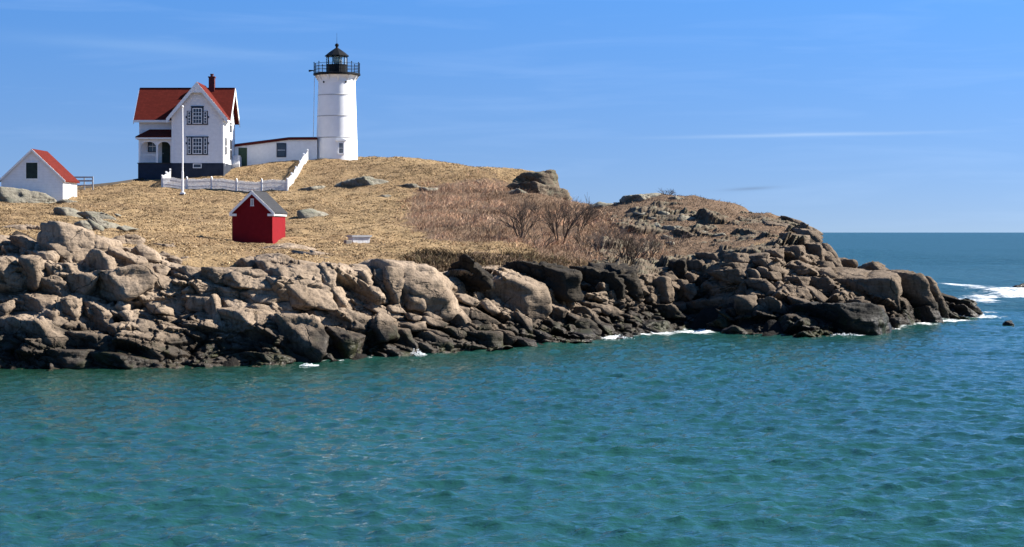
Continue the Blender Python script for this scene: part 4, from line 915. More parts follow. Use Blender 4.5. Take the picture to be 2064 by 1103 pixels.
# walls
MB().prism([(WA, 12.9), (WB, 12.9), (WB, wz(2.56) - .06), (XC, AP - .1), (WA, wz(2.56) - .06)], 'y', YW, YM - .02).build('front_wall', M['white_siding'], house)
RZ = 20.61; RS = (RZ - 17.2) / 2.9
def rz(d): return RZ - RS * abs(d)
MB().prism([(YM, 12.9), (YBk, 12.9), (YBk, rz(2.5) - .08), (YR, RZ - .12), (YM, rz(2.5) - .08)], 'x', XL, XRt).build('main_wall', M['white_siding'], house)
MB().box(WA - .03, WB + .05, YW - .04, YM - .04, 10.6, 12.895).build('foundation', M['foundation'], house)
MB().box(XL - .03, XRt + .03, YM - .03, YBk + .03, 10.6, 12.893).build('foundation', M['foundation'], house)
MB().box(-37.40, WA - .032, 175.35, YM - .035, 10.4, 12.85).build('porch_skirt', M['foundation'], house)
MB().box(-37.48, WA - .005, 175.27, YM - .005, 12.852, 12.93).build('porch_floor', M['dark_wood'], house)
# corner boards
MB().box(WA - .02, WA + .16, YW - .025, YW + .1, 12.9, 17.6).build('corner_board', M['white_trim'], house)
MB().box(WB - .16, WB + .022, YW - .025, YW + .16, 12.9, 17.6).build('corner_board', M['white_trim'], house)
MB().box(XRt - .1, XRt + .025, YBk - .16, YBk + .02, 12.9, 17.3).build('corner_board', M['white_trim'], house)
# roofs: slabs with thickness
th = 0.14
def slab(mb, a, b, c, d):
    up = Vector((0, 0, th)); lo = [Vector(q) for q in (a, b, c, d)]
    mb.hexa(lo, [q + up for q in lo])
rf = MB(); x0, x1 = -38.12, -28.36
slab(rf, (x0, 176.68, 17.17), (x1, 176.68, 17.17), (x1, YR, RZ), (x0, YR, RZ)); slab(rf, (x0, YR, RZ), (x1, YR, RZ), (x1, 182.52, 17.17), (x0, 182.52, 17.17))
main_roof = rf.build('main_roof', M['red_roof'], house)
rf = MB(); yf, yb = 174.62, 179.75; e = 3.05
slab(rf, (XC - e, yf, wz(e)), (XC, yf, AP), (XC, yb, AP), (XC - e, yb, wz(e))); slab(rf, (XC, yf, AP), (XC + e, yf, wz(e)), (XC + e, yb - 2.95, wz(e)), (XC, yb, AP))
front_roof = rf.build('front_roof', M['red_roof'], house)
MB().box(-38.1, -28.4, YR - .09, YR + .09, RZ + th - .05, RZ + th + .04).build('ridge_cap', M['red_roof'], main_roof)
# fascia and barge boards with scalloped lower edge
MB().box(x0 + .02, XC - 2.9, 176.62, 176.68, 17.05, 17.29).build('fascia', M['white_trim'], main_roof)
def barge(side, y, name='barge_board'):
    n = 15; up = []; lo = []
    for i in range(n * 6 + 1):
        t = i / (n * 6); dx = e * t * 1.0
        s_ = 0.30 + 0.10 * abs(math.sin(math.pi * t * n))
        up.append((XC + side * dx, wz(dx) + th - .02)); lo.append((XC + side * dx, wz(dx) - s_))
    mb = MB()
    for i in range(len(up) - 1):
        q = [up[i], up[i + 1], lo[i + 1], lo[i]]
        mb.add([(a, y, z) for a, z in q] + [(a, y + .05, z) for a, z in q], [(0, 1, 2, 3), (7, 6, 5, 4), (0, 4, 5, 1), (2, 6, 7, 3)])
    return mb.build(name, M['white_trim'], front_roof)
barge(-1, yf - .052); barge(1, yf - .052)
MB().prism([(XC - .55, wz(.55) - .3), (XC + .55, wz(.55) - .3), (XC, AP - .25)], 'y', yf - .03, yf + .02).build('gable_ornament', M['white_trim'], front_roof)
for xs in (x1 + .002, x0 - .052):
    mb = MB()
    for s_ in (-1, 1):
        mb.prism([(YR, RZ + th - .02), (YR, RZ - .36), (YR + s_ * 2.92, 17.17 - .30), (YR + s_ * 2.92, 17.17 + th - .02)], 'x', xs, xs + .05)
    mb.build('barge_board', M['white_trim'], main_roof)
# eave soffit on right side of the wing
MB().box(WB + .05, XC + e + .02, 174.7, 176.9, wz(e) - .14, wz(e) - .02).build('gutter', M['white_trim'], front_roof)
dpp = MB(); dpp.tube((XC + e - .05, 175.6, wz(e) - .1), (WB + .08, 175.6, wz(e) - .6), .05); dpp.tube((WB + .08, 175.6, wz(e) - .55), (WB + .08, 175.6, 12.6), .05)
dpp.build('downpipe', M['grey_steel'], house)
# chimney
ch = MB().box(-31.02, -30.44, YR - .32, YR + .3, 20.2, 21.80).build('chimney', M['chimney'], house)
MB().box(-31.08, -30.38, YR - .38, YR + .36, 21.80, 21.92).build('chimney_cap', M['chimney'], ch)
MB().lathe([(.17, 21.92), (.16, 22.1), (.19, 22.12), (.19, 22.2)], 12, (-30.73, YR)).build('chimney_pot', M['chimney'], ch)
# front windows with navy surrounds and sidelights
def big_window(zb, zt, sb, stp, ped):
    w = 0.80
    s = MB()
    s.box(XC - 1.05, XC + 1.05, YW - .03, YW + .01, zb - .14, stp + .10)
    if ped: s.box(XC - .62, XC + .62, YW - .031, YW + .01, stp + .101, zt + .22)
    win = s.build('window_surround', M['navy'], house)
    for sx in (-1, 1): MB().box(XC + sx * 1.10 - .06, XC + sx * 1.10 + .06, YW - .06, YW + .01, stp - .62, stp - .42).build('bracket', M['navy'], win)
    top = zt + .22 if ped else stp + .10
    hw = .62 if ped else 1.10
    MB().box(XC - hw - .03, XC + hw + .03, YW - .09, YW - .031, top - .03, top + .06).build('crown_moulding', M['navy'], win); MB().box(XC - 1.08, XC + 1.08, YW - .07, YW - .031, zb - .17, zb - .10).build('sill', M['navy'], win)
    window(house, XC, YW - .031, zb, zt, w, rows=4, cols=3)
    for sx in (-1, 1): window(house, XC + sx * .80, YW - .031, sb, stp - .02, .20, rows=4, cols=1, fr=.05, name='sidelight')
cz = lambda c: 6 + (468 - (140 + c * .2357)) / 20.19
big_window(cz(460), cz(338), cz(460), cz(364), True)
big_window(cz(718), cz(592), cz(718), cz(588), False)
window(house, XC, YW - .041, cz(839), cz(812), .72, rows=1, cols=1, name='basement_window')
# right wall windows
for (yy, a, b_, ww) in [(176.5, 13.9, 15.4, .8), (179.3, 13.5, 15.35, .85), (179.4, 16.3, 17.6, .8)]:
    window(house, (WB if yy < 177 else XRt), yy, a, b_, ww, face='+x', rows=2, cols=2, surround=M['navy'])
MB().prism([(180.0, 12.0), (181.5, 12.0), (181.5, 13.7), (180.6, 13.9), (180.0, 13.0)], 'x', XRt + .03, XRt + .8).build('bulkhead', M['grey_white'], house)
# porch
pr_ = MB(); 
lo = [Vector((-37.62, 175.05, 15.45)), Vector((WA - .02, 175.05, 15.45)), Vector((WA - .02, YM - .01, 16.28)), Vector((-36.6, YM - .01, 16.28))]
pr_.hexa(lo, [q + Vector((0, 0, .09)) for q in lo])
lo = [Vector((-37.62, YM - .01, 15.45)), Vector((-37.62, 175.05, 15.45)), Vector((-36.6, YM - .012, 16.27)), Vector((-36.62, YM - .01, 16.26))]
pr_.hexa(lo, [q + Vector((0, 0, .09)) for q in lo])
porch_roof = pr_.build('porch_roof', M['red_roof'], house)
MB().box(-37.60, WA - .03, 175.06, 175.12, 15.28, 15.449).build('fascia', M['white_trim'], porch_roof)
MB().box(-37.60, -37.54, 175.121, YM - .02, 15.28, 15.447).build('fascia', M['white_trim'], porch_roof)
for xx in (-37.25, -35.50, -34.08):
    MB().box(xx - .09, xx + .09, 175.32, 175.50, 12.93, 15.278).build('porch_post', M['white_trim'], house)
for a, b_ in ((-37.16, -35.59), (-35.41, -34.17)):
    n = 14; mb = MB(); c_ = (a + b_) / 2; hw = (b_ - a) / 2
    for i in range(n):
        u0, u1 = -1 + 2 * i / n, -1 + 2 * (i + 1) / n
        f_ = lambda u: 15.02 - .42 * (abs(u) ** 3.2)
        q = [(c_ + u0 * hw, 15.277), (c_ + u1 * hw, 15.277), (c_ + u1 * hw, f_(u1)), (c_ + u0 * hw, f_(u0))]
        mb.add([(p_[0], 175.38, p_[1]) for p_ in q] + [(p_[0], 175.44, p_[1]) for p_ in q], [(0, 1, 2, 3), (7, 6, 5, 4), (0, 4, 5, 1), (2, 6, 7, 3)])
    mb.build('porch_arch', M['white_trim'], house)
rl = MB(); rl.box(-37.16, -35.59, 175.39, 175.44, 13.68, 13.76); rl.box(-37.16, -35.59, 175.39, 175.44, 13.05, 13.10)
for i in range(9): rl.box(-37.05 + i * .17, -37.02 + i * .17, 175.40, 175.43, 13.101, 13.679)
rl.build('porch_railing', M['white_trim'], house)
window(house, -36.30, YM - .001, 14.15, 15.15, .80, rows=2, cols=2, surround=M['navy'])
fd_ = MB().box(-35.35, -34.12, YM - .05, YM + .02, 12.94, 15.2).build('front_door', M['dark_green'], house)
MB().box(-35.28, -35.20, YM - .09, YM - .05, 13.9, 14.0).build('door_handle', M['grey_steel'], fd_)

# ------------------------------------------------------------------ covered passage between house and tower
TX, TY = PX(679, 184.5), 184.5; TB = PZ(321, 184.5) - .1
pas = empty('covered_passage', (0, 0, 0)); tag(pas, 'long low white passage with dark red roof joining house and tower', 'passage')
A_ = Vector((-28.74, 181.75)); B_ = Vector((TX - 1.9, 182.95)); dv = (B_ - A_); ln = dv.length; dv /= ln; nv = Vector((-dv.y, dv.x))
def PT(s_, d, z): q = A_ + dv * s_ + nv * d; return Vector((q.x, q.y, z))
tops = [(0, 14.86), (ln * .66, 15.62), (ln, 15.66)]
mb = MB()
for (s0, z0), (s1, z1) in zip(tops, tops[1:]):
    mb.hexa([PT(s0, 0, 11.4), PT(s1, 0, 11.4), PT(s1, 2.0, 11.4), PT(s0, 2.0, 11.4)], [PT(s0, 0, z0), PT(s1, 0, z1), PT(s1, 2.0, z1), PT(s0, 2.0, z0)])
mb.build('wall', M['white_trim'], pas)
mb = MB()
for (s0, z0), (s1, z1) in zip(tops, tops[1:]):
    mb.hexa([PT(s0, -.18, z0 - .02), PT(s1, -.18, z1 - .02), PT(s1, 2.1, z1 + .02), PT(s0, 2.1, z0 + .02)], [PT(s0, -.18, z0 + .16), PT(s1, -.18, z1 + .16), PT(s1, 2.1, z1 + .38), PT(s0, 2.1, z0 + .38)])
mb.build('roof', M['red_roof'], pas)
def pbox(mb, s0, s1, d0, d1, z0, z1): mb.hexa([PT(s0, d0, z0), PT(s1, d0, z0), PT(s1, d1, z0), PT(s0, d1, z0)], [PT(s0, d0, z1), PT(s1, d0, z1), PT(s1, d1, z1), PT(s0, d1, z1)])
def s_of(px): 
    best = min(range(0, 1001), key=lambda i: abs(1032 + F * (A_ + dv * (ln * i / 1000)).x / (A_ + dv * (ln * i / 1000)).y - px)); return ln * best / 1000
s0, s1 = s_of(480.5), s_of(498); Yd = 181.9
mb = MB(); pbox(mb, s0, s1, -.05, .02, PZ(336, Yd), PZ(298, Yd)); door = mb.build('door', M['green_door'], pas)
mb = MB(); pbox(mb, s0 - .07, s0, -.07, .02, PZ(336, Yd), PZ(297, Yd)); pbox(mb, s1, s1 + .07, -.07, .02, PZ(336, Yd), PZ(297, Yd)); mb.build('frame', M['white_trim'], door)
mb = MB(); pbox(mb, s0 - .2, s1 + .1, -.6, 0.0, PZ(345, Yd), PZ(336.5, Yd)); mb.build('door_step', M['dark_wood'], pas)
s0, s1 = s_of(559.5), s_of(575); Yd = 182.4
mb = MB(); pbox(mb, s0, s1, -.02, .02, PZ(315.5, Yd), PZ(290, Yd)); wn = mb.build('window', M['glass'], pas)
mb = MB(); zl, zh = PZ(317, Yd), PZ(288.5, Yd)
pbox(mb, s0 - .1, s0, -.06, .02, zl, zh); pbox(mb, s1, s1 + .1, -.06, .02, zl, zh); pbox(mb, s0, s1, -.06, .02, zh - .1, zh); pbox(mb, s0, s1, -.06, .02, zl, zl + .1)
mb.build('frame', M['navy'], wn)
mb = MB(); zm = (zl + zh) / 2; pbox(mb, s0, s1, -.045, -.021, zm - .03, zm + .03); mb.build('glazing_bar', M['grey_white'], wn)

# ------------------------------------------------------------------ lighthouse
lh = empty('lighthouse', (TX, TY, TB)); tag(lh, 'white round iron lighthouse tower with black lantern and gallery', 'lighthouse')
k = F / 184.5
def tz(c): return (1058 - c) * .2446 / k + .1      # height above tower foot from crop row
r0, r1 = 2.20, 1.93; ht = tz(400)
def tr(z): return r0 + (r1 - r0) * min(z / ht, 1)
prof = [(tr(0) + .03, -.8), (tr(0), .0)] + [(tr(ht * i / 10), ht * i / 10) for i in range(1, 11)] + [(r1 + .02, tz(395)), (r1 + .12, tz(380)), (r1 + .25, tz(372))]
tower = MB().lathe(prof, 64).build('tower_shell', M['white_iron'], lh, smooth=True)
for c_ in (885, 708, 535):
    z = tz(c_); MB().lathe([(tr(z) + .002, z - .05), (tr(z) + .035, z - .03), (tr(z) + .035, z + .03), (tr(z) + .002, z + .05)], 64, cap=False).build('flange_ring', M['ring'], tower, smooth=True)
z = tz(425); MB().lathe([(tr(z) + .002, z - .04), (tr(z) + .03, z - .02), (tr(z) + .03, z + .02), (tr(z) + .002, z + .04)], 64, cap=False).build('flange_ring', M['white_iron'], tower, smooth=True)
RG = 2.48; zd = tz(372)
gal = MB().lathe([(RG - .12, zd), (RG, zd + .06), (RG, zd + .22), (RG - .1, zd + .25)], 40).build('gallery_deck', M['black_iron'], lh)
for i in range(12):
    a = 2 * math.pi * (i + .35) / 12; mb = MB()
    q = [(r1 - .05, zd - .02), (RG - .18, zd - .02), (RG - .22, zd - .14), (r1 + .14, zd - .45), (r1 + .0, zd - .62), (r1 - .05, zd - .62)]
    mb.prism(q, 'y', -.06, .06); o = mb.build('bracket', M['white_iron'], lh); o.rotation_euler = (0, 0, a)
rh = 1.02
for i in range(12):
    a = 2 * math.pi * (i + .5) / 12; x_, y_ = (RG - .07) * math.cos(a), (RG - .07) * math.sin(a)
    mb = MB(); mb.tube((x_, y_, zd + .2), (x_, y_, zd + .25 + rh), .04, .035, 8); mb.lathe([(.01, zd + .24 + rh), (.06, zd + .29 + rh), (.06, zd + .34 + rh), (.005, zd + .40 + rh)], 8, (x_, y_))
    mb.build('railing_post', M['black_iron'], gal)
for hh in (.35, .68, 1.0):
    mb = MB(); n = 48
    for i in range(n):
        a, b_ = 2 * math.pi * i / n, 2 * math.pi * (i + 1) / n; rr_ = RG - .07
        mb.tube((rr_ * math.cos(a), rr_ * math.sin(a), zd + .22 + hh), (rr_ * math.cos(b_), rr_ * math.sin(b_), zd + .22 + hh), .022, n=5, cap=False)
    mb.build('rail', M['black_iron'], gal)
mb = MB()
for i in range(96):
    a = 2 * math.pi * i / 96; rr_ = RG - .07; mb.tube((rr_ * math.cos(a), rr_ * math.sin(a), zd + .24), (rr_ * math.cos(a), rr_ * math.sin(a), zd + 1.22), .007, n=3, cap=False)
mb.build('balusters', M['black_iron'], gal)
RL = 1.12; zp, zg, zr = tz(356), tz(282), tz(213)
MB().lathe([(RL, zd + .24), (RL, zg - .05), (RL + .05, zg - .03), (RL + .05, zg + .02)], 10).build('lantern_parapet', M['black_iron'], lh)
lg = MB().lathe([(RL - .06, zg + .02), (RL - .06, zr)], 10, cap=False).build('lantern_glazing', M['lantern_glass'], lh)
for i in range(10):
    a = 2 * math.pi * i / 10; x_, y_ = (RL - .04) * math.cos(a), (RL - .04) * math.sin(a)
    MB().tube((x_, y_, zg), (x_, y_, zr + .03), .045, n=6).build('mullion', M['black_iron'], lg)
lens = MB().lathe([(.12, zg + .02), (.30, zg + .15), (.40, zg + .40), (.42, zg + .55), (.38, zg + .75), (.2, zg + .95), (.1, zg + 1.0)], 16).build('lens', M['lens'], lh, smooth=True)
MB().lathe([(RL + .02, zr), (RL + .16, zr + .02), (RL + .16, zr + .08), (RL - .3, zr + .46), (.35, zr + .78), (.14, zr + .92), (.12, zr + 1.02)], 10).build('lantern_roof', M['black_iron'], lh)
MB().lathe([(.02, zr + 1.0), (.15, zr + 1.05), (.21, zr + 1.16), (.20, zr + 1.27), (.12, zr + 1.36), (.03, zr + 1.40)], 14).build('ventilator_ball', M['black_iron'], lh, smooth=True)
MB().tube((0, 0, zr + 1.35), (0, 0, tz(18)), .022, .010, 6).build('lightning_rod', M['black_iron'], lh)
# window with pediment, facing the camera a little to the right
wa = math.atan2(-1, .14) ; 
wroot = MB()
zb_, zt_ = tz(1016), tz(935); rw = tr(1.5)
wx_ = 0.0
wroot.box(wx_ - .36, wx_ + .36, -rw - .10, -rw + .35, tz(1026), tz(1016)); wroot.box(wx_ - .36, wx_ - .20, -rw - .07, -rw + .35, tz(1015), tz(918)); wroot.box(wx_ + .20, wx_ + .36, -rw - .07, -rw + .35, tz(1015), tz(918))
wroot.box(wx_ - .20, wx_ + .20, -rw - .07, -rw + .35, zt_ + .02, tz(918))
wroot.prism([(wx_ - .55, tz(917)), (wx_ + .55, tz(917)), (wx_ + .55, tz(908)), (wx_, tz(893)), (wx_ - .55, tz(908))], 'y', -rw - .16, -rw + .35)
wsur = wroot.build('window_surround', M['white_iron'], lh); wsur.rotation_euler = (0, 0, R(17))
twin = MB().box(wx_ - .20, wx_ + .20, -rw - .04, -rw + .2, tz(1015), zt_ + .02).build('window', M['glass'], lh); twin.rotation_euler = (0, 0, R(17))
mb = MB(); mb.box(wx_ - .015, wx_ + .015, -rw - .06, -rw - .041, tz(1014), zt_); zm = (zb_ + zt_) / 2; mb.box(wx_ - .2, wx_ + .2, -rw - .065, -rw - .042, zm - .02, zm + .02)
mb.build('glazing_bar', M['grey_white'], twin)
for ang in (-128, -56):
    a = R(ang); z = tz(432); d_ = Vector((math.cos(a), math.sin(a), 0)); c_ = d_ * tr(z)
    MB().tube(c_ + Vector((0, 0, z)) - d_ * .05, c_ + Vector((0, 0, z)) + d_ * .05, .11, n=14).build('porthole', M['black_iron'], lh)
mb = MB(); mb.tube((-2.30, -.6, zd - .3), (-2.36, -.6, tz(700)), .03); mb.tube((-2.36, -.6, tz(700)), (-2.42, -.6, tz(900)), .03)
mb.tube((-2.32, -.6, zd - .25), (-1.9, -.5, zd + .0), .03)
mb.build('drain_pipe', M['grey_white'], lh)
mb = MB(); a = Vector((-RG + .02, -.3, zd + .55)); mb.tube(a, a + Vector((-.45, -.1, -.06)), .05, .12, 10); mb.tube(a + Vector((.1, 0, -.3)), a + Vector((.02, 0, .02)), .03)
mb.build('fog_horn', M['black_iron'], lh)

# ------------------------------------------------------------------ white outbuilding
ob = empty('white_outbuilding', (0, 0, 0)); tag(ob, 'small white gabled outbuilding with red roof behind the smooth grey outcrop', 'shed')
xa, xb, xm = -43.70, -38.41, -41.05; y0, y1 = 150.0, 154.8; ze, zt = 10.50, 13.0
MB().prism([(xa, 7.5), (xb, 7.5), (xb, ze), (xm, zt), (xa, ze)], 'y', y0, y1).build('wall', M['white_siding'], ob)
rf = MB(); s_ = (zt - ze) / (xb - xm); ov = .22
for sg in (-1, 1):
    ex = xm + sg * ((xb - xm) + ov); ez = ze - s_ * ov
    lo = [Vector((xm, y0 - .14, zt + .015)), Vector((ex, y0 - .14, ez + .015)), Vector((ex, y1 + .14, ez + .015)), Vector((xm, y1 + .14, zt + .015))]
    rf.hexa(lo, [q + Vector((0, 0, .12)) for q in lo])
orf = rf.build('roof', M['red_roof'], ob)
mb = MB()
for sg in (-1, 1):
    ex = xm + sg * ((xb - xm) + ov); ez = ze - s_ * ov
    mb.prism([(xm, zt + .13), (ex, ez + .13), (ex, ez - .06), (xm, zt - .08)], 'y', y0 - .19, y0 - .142)
mb.build('rake_board', M['white_trim'], orf)
MB().box(xb - .02, xb + .05, y0 + .02, y1 - .02, ze - .22, ze - .08).build('eave_board', M['white_trim'], ob)
sw = MB().box(-41.56, -40.58, y0 - .05, y0 + .02, 10.58, 11.94).build('shuttered_window', M['dark_green'], ob)
mb = MB()
mb.box(-41.64, -41.56, y0 - .06, y0 + .02, 10.5, 12.02); mb.box(-40.58, -40.50, y0 - .06, y0 + .02, 10.5, 12.02); mb.box(-41.56, -40.58, y0 - .06, y0 + .02, 11.94, 12.02); mb.box(-41.56, -40.58, y0 - .06, y0 + .02, 10.5, 10.58)
mb.build('frame', M['white_trim'], sw)
MB().box(xb - .02, xb + .03, 152.9, 153.8, 8.8, 10.15).build('side_door', M['grey_steel'], ob)
MB().tube((xb + .06, 152.0, 10.3), (xb + .06, 152.0, 8.4), .04).build('downpipe', M['grey_white'], ob)

# grey handrail and low dark strip added for the dark crest line behind the outbuilding
hr = empty('handrail', (0, 0, 0)); tag(hr, 'grey metal handrail standing beside the white outbuilding', 'railing')
Yh = 164.0
for px in (150, 170, 187):
    x_ = PX(px, Yh); g_ = float(ground(x_, Yh)); MB().box(x_ - .05, x_ + .05, Yh - .05, Yh + .05, g_ - .3, PZ(356, Yh)).build('post', M['grey_steel'], hr)
for a, b_ in ((356, 359), (363, 366.5), (373, 375)):
    MB().box(PX(140, Yh), PX(188, Yh), Yh - .09, Yh - .052, PZ(b_, Yh), PZ(a, Yh)).build('rail', M['grey_steel'], hr)
wk = empty('crest_strip', (0, 0, 0)); tag(wk, 'low dark boardwalk edge running along the hill crest to the house', 'strip')
pts = [(150, 379, 166), (190, 374, 168), (230, 370, 170), (262, 364, 172), (285, 361, 174.2)]
for (a, b_) in zip(pts, pts[1:]):
    p0, p1 = P3(*a), P3(*b_); p0.z = float(ground(p0.x, p0.y)) + .02; p1.z = float(ground(p1.x, p1.y)) + .02
    lo = [p0 - Vector((0, 0, .4)), p1 - Vector((0, 0, .4)), p1 + Vector((0, 1.2, -.4)), p0 + Vector((0, 1.2, -.4))]
    MB().hexa(lo, [q + Vector((0, 0, .62)) for q in lo]).build('strip_section', M['dark_wood'], wk)

# ------------------------------------------------------------------ red oil house
YS = 115.0; k = F / YS
rs_ = empty('red_oil_house', (PX(549, YS), YS, 0), R(-3.0)); tag(rs_, 'small dark red gabled oil house with grey roof and white trim', 'shed')
wS = (549 - 467) / k; aZ = PZ(386.5, YS); eZ = PZ(430, YS) - .0; bZ = PZ(491.4, YS); dS = 4.7
xm = -wS / 2; sl = (aZ - eZ) / (wS / 2 + .12)
def sz(d): return aZ - sl * abs(d)
MB().prism([(-wS, bZ - .5), (0, bZ - .5), (0, sz(wS / 2) - .02), (xm, aZ - .04), (-wS, sz(wS / 2) - .02)], 'y', 0, dS).build('wall', M['red_brick'], rs_)
MB().box(-wS - .03, .03, -.03, dS + .03, bZ - .6, bZ + .16).build('plinth', M['red_brick'], rs_)
rf = MB(); ew = wS / 2 + .15
for sg in (-1, 1):
    lo = [Vector((xm, -.12, aZ)), Vector((xm + sg * ew, -.12, sz(ew))), Vector((xm + sg * ew, dS + .12, sz(ew))), Vector((xm, dS + .12, aZ))]
    rf.hexa(lo, [q + Vector((0, 0, .09)) for q in lo])
srf = rf.build('roof', M['grey_roof'], rs_)
for sg in (-1, 1):
    mb = MB(); mb.prism([(xm, aZ + .07), (xm + sg * ew, sz(ew) + .07), (xm + sg * ew, sz(ew) - .13), (xm, aZ - .17)], 'y', -.18, -.122); mb.build('rake_board', M['white_trim'], srf)
    xe = xm + sg * wS / 2; mb = MB(); mb.box(min(xe - sg * .30, xe + sg * .14), max(xe - sg * .30, xe + sg * .14), -.14, -.002, sz(ew) - .16, sz(ew) + .0); mb.build('eave_return', M['white_trim'], srf)
MB().box(.002, .10, 0.0, dS, sz(ew) - .13, sz(ew) + .02).build('eave_board', M['white_trim'], srf)
MB().box(-wS - .10, -wS - .002, 0.0, dS, sz(ew) - .13, sz(ew) + .02).build('eave_board', M['white_trim'], srf)
vz0, vz1 = PZ(414.5, YS), PZ(400.5, YS)
mb = MB(); mb.box(xm - .10, xm - .06, -.05, .0, vz0, vz1); mb.box(xm + .06, xm + .10, -.05, .0, vz0, vz1); mb.box(xm - .06, xm + .06, -.05, .0, vz1 - .05, vz1); mb.box(xm - .13, xm + .13, -.07, .0, vz0 - .04, vz0 - .001)
vent = mb.build('gable_vent', M['white_trim'], rs_); MB().box(xm - .06, xm + .06, -.02, .01, vz0, vz1 - .05).build('louvre', M['grey_steel'], vent)

# ------------------------------------------------------------------ picket fence
fence = empty('picket_fence', (0, 0, 0)); tag(fence, 'white picket fence enclosing the yard in front of the house', 'fence')
pk = MB(); pk.prism([(-.042, 0), (.042, 0), (.042, .92), (0, 1.0), (-.042, .92)], 'y', -.012, .012); pko = pk.build('picket', M['fence_white'], fence); pmesh = pko.data
ps = MB(); ps.box(-.07, .07, -.07, .07, -.4, 1.06); ps.prism([(-.09, 1.06), (.09, 1.06), (0, 1.2)], 'y', -.08, .08); pso = ps.build('post', M['fence_white'], fence); psmesh = pso.data
used = [False, False]
def place(mesh, kind, loc, rz_, sc=1.0):
    global used
    if not used[kind]: o = (pko, pso)[kind]; used[kind] = True
    else: o = bpy.data.objects.new('picket' if kind == 0 else 'post', mesh); C.objects.link(o); o.parent = fence
    o.location = loc; o.rotation_euler = (0, 0, rz_); o.scale = (1, 1, sc)
def run(a, b_, spacing, npost, h):
    a = Vector(a); b_ = Vector(b_); d = b_ - a; l = d.length; rz_ = math.atan2(d.y, d.x); n = int(l / spacing)
    rl = MB(); pv = None
    for i in range(n + 1):
        q = a + d * (i / n); g_ = float(ground(q.x, q.y)); place(pmesh, 0, (q.x, q.y, g_ - .02), rz_, h)
        if i % 6 == 0 or i == n:
            if pv:
                off = Vector((-d.y, d.x)).normalized() * .035
                for hh in (.28, .72):
                    lo = [Vector((pv[0].x + off.x - .0, pv[0].y + off.y, pv[1] + hh * h)), Vector((q.x + off.x, q.y + off.y, g_ + hh * h)), Vector((q.x + off.x * 1.9, q.y + off.y * 1.9, g_ + hh * h)), Vector((pv[0].x + off.x * 1.9, pv[0].y + off.y * 1.9, pv[1] + hh * h))]
                    rl.hexa(lo, [v + Vector((0, 0, .07)) for v in lo])
            pv = (q, g_)
    rl.build('rail', M['fence_white'], fence)
    for i in range(npost):
        q = a + d * (i / (npost - 1)); place(psmesh, 1, (q.x, q.y, float(ground(q.x, q.y)) - .02), rz_, h)
Yf0, Yf1 = 166.5, 163.0
c0 = (PX(327, Yf0), Yf0); c1 = (PX(579, Yf1), Yf1)
run(c0, c1, .115, 6, 1.0); run(c0, (PX(343, 173.6), 173.6), .12, 3, 1.0); run(c1, (PX(620, 181.6), 181.6), .14, 6, 1.0)

# ------------------------------------------------------------------ flagpole, box, blocks
Yp = 160.0; x_ = PX(368, Yp); g_ = float(ground(x_, Yp))
fp = empty('flagpole', (x_, Yp, g_)); tag(fp, 'tall bare white flagpole on the grass in front of the fence', 'flagpole')
top = PZ(214, Yp) - g_
MB().lathe([(.11, .25), (.10, 2.2), (.075, 2.21), (.07, 4.5), (.045, top - .15)], 12).build('pole', M['white_trim'], fp, smooth=True)
MB().lathe([(.02, top - .16), (.10, top - .10), (.11, top - .02), (.03, top + .06)], 12).build('truck_ball', M['white_trim'], fp, smooth=True)
MB().box(-.30, .32, -.3, .3, -.5, .12).build('base', M['dark_wood'], fp); MB().box(-.2, .2, -.2, .2, .12, .28).build('collar', M['white_trim'], fp)
Yb = 118.0; x_ = PX(724, Yb); g_ = float(ground(x_, Yb))
bx = empty('white_crate', (x_, Yb, g_), R(33)); tag(bx, 'white open wooden crate with a flared rim standing on the grass', 'crate')
mb = MB(); w_, d_, h_ = .62, .30, .50
lo = [Vector((-w_, -d_, .05)), Vector((w_, -d_, .05)), Vector((w_, d_, .05)), Vector((-w_, d_, .05))]
mb.hexa(lo, [Vector((v.x * 1.10, v.y * 1.15, h_)) for v in lo]).build('body', M['grey_white'], bx)
mb = MB()
for a in ((-.75, .75, -.42, -.35), (-.75, .75, .35, .42)): mb.box(a[0], a[1], a[2], a[3], h_ - .03, h_ + .08)
for a in ((-.75, -.68), (.68, .75)): mb.box(a[0], a[1], -.349, .349, h_ - .03, h_ + .08)
mb.build('rim', M['grey_steel'], bx)
for sx in (-.5, .5): MB().box(sx - .06, sx + .06, -.32, .32, -.15, .05).build('skid', M['dark_wood'], bx)
for (px, py, s_, lab) in ((676, 489, .17, 'small grey footing block left of the white crate'), (701, 494, .22, 'dark weathered footing block just below the white crate')):
    Yk = 117.0; x_ = PX(px, Yk); g_ = float(ground(x_, Yk))
    mb = MB(); mb.prism([(-s_, -.2), (s_, -.2), (s_ * .9, s_ * 1.2), (-s_ * .92, s_ * 1.25)], 'y', -s_, s_)
    o = mb.build('footing_block', M['concrete'], bevel=.02); o.location = (x_, Yk, g_); o.rotation_euler = (0, 0, .5); tag(o, lab, 'block')

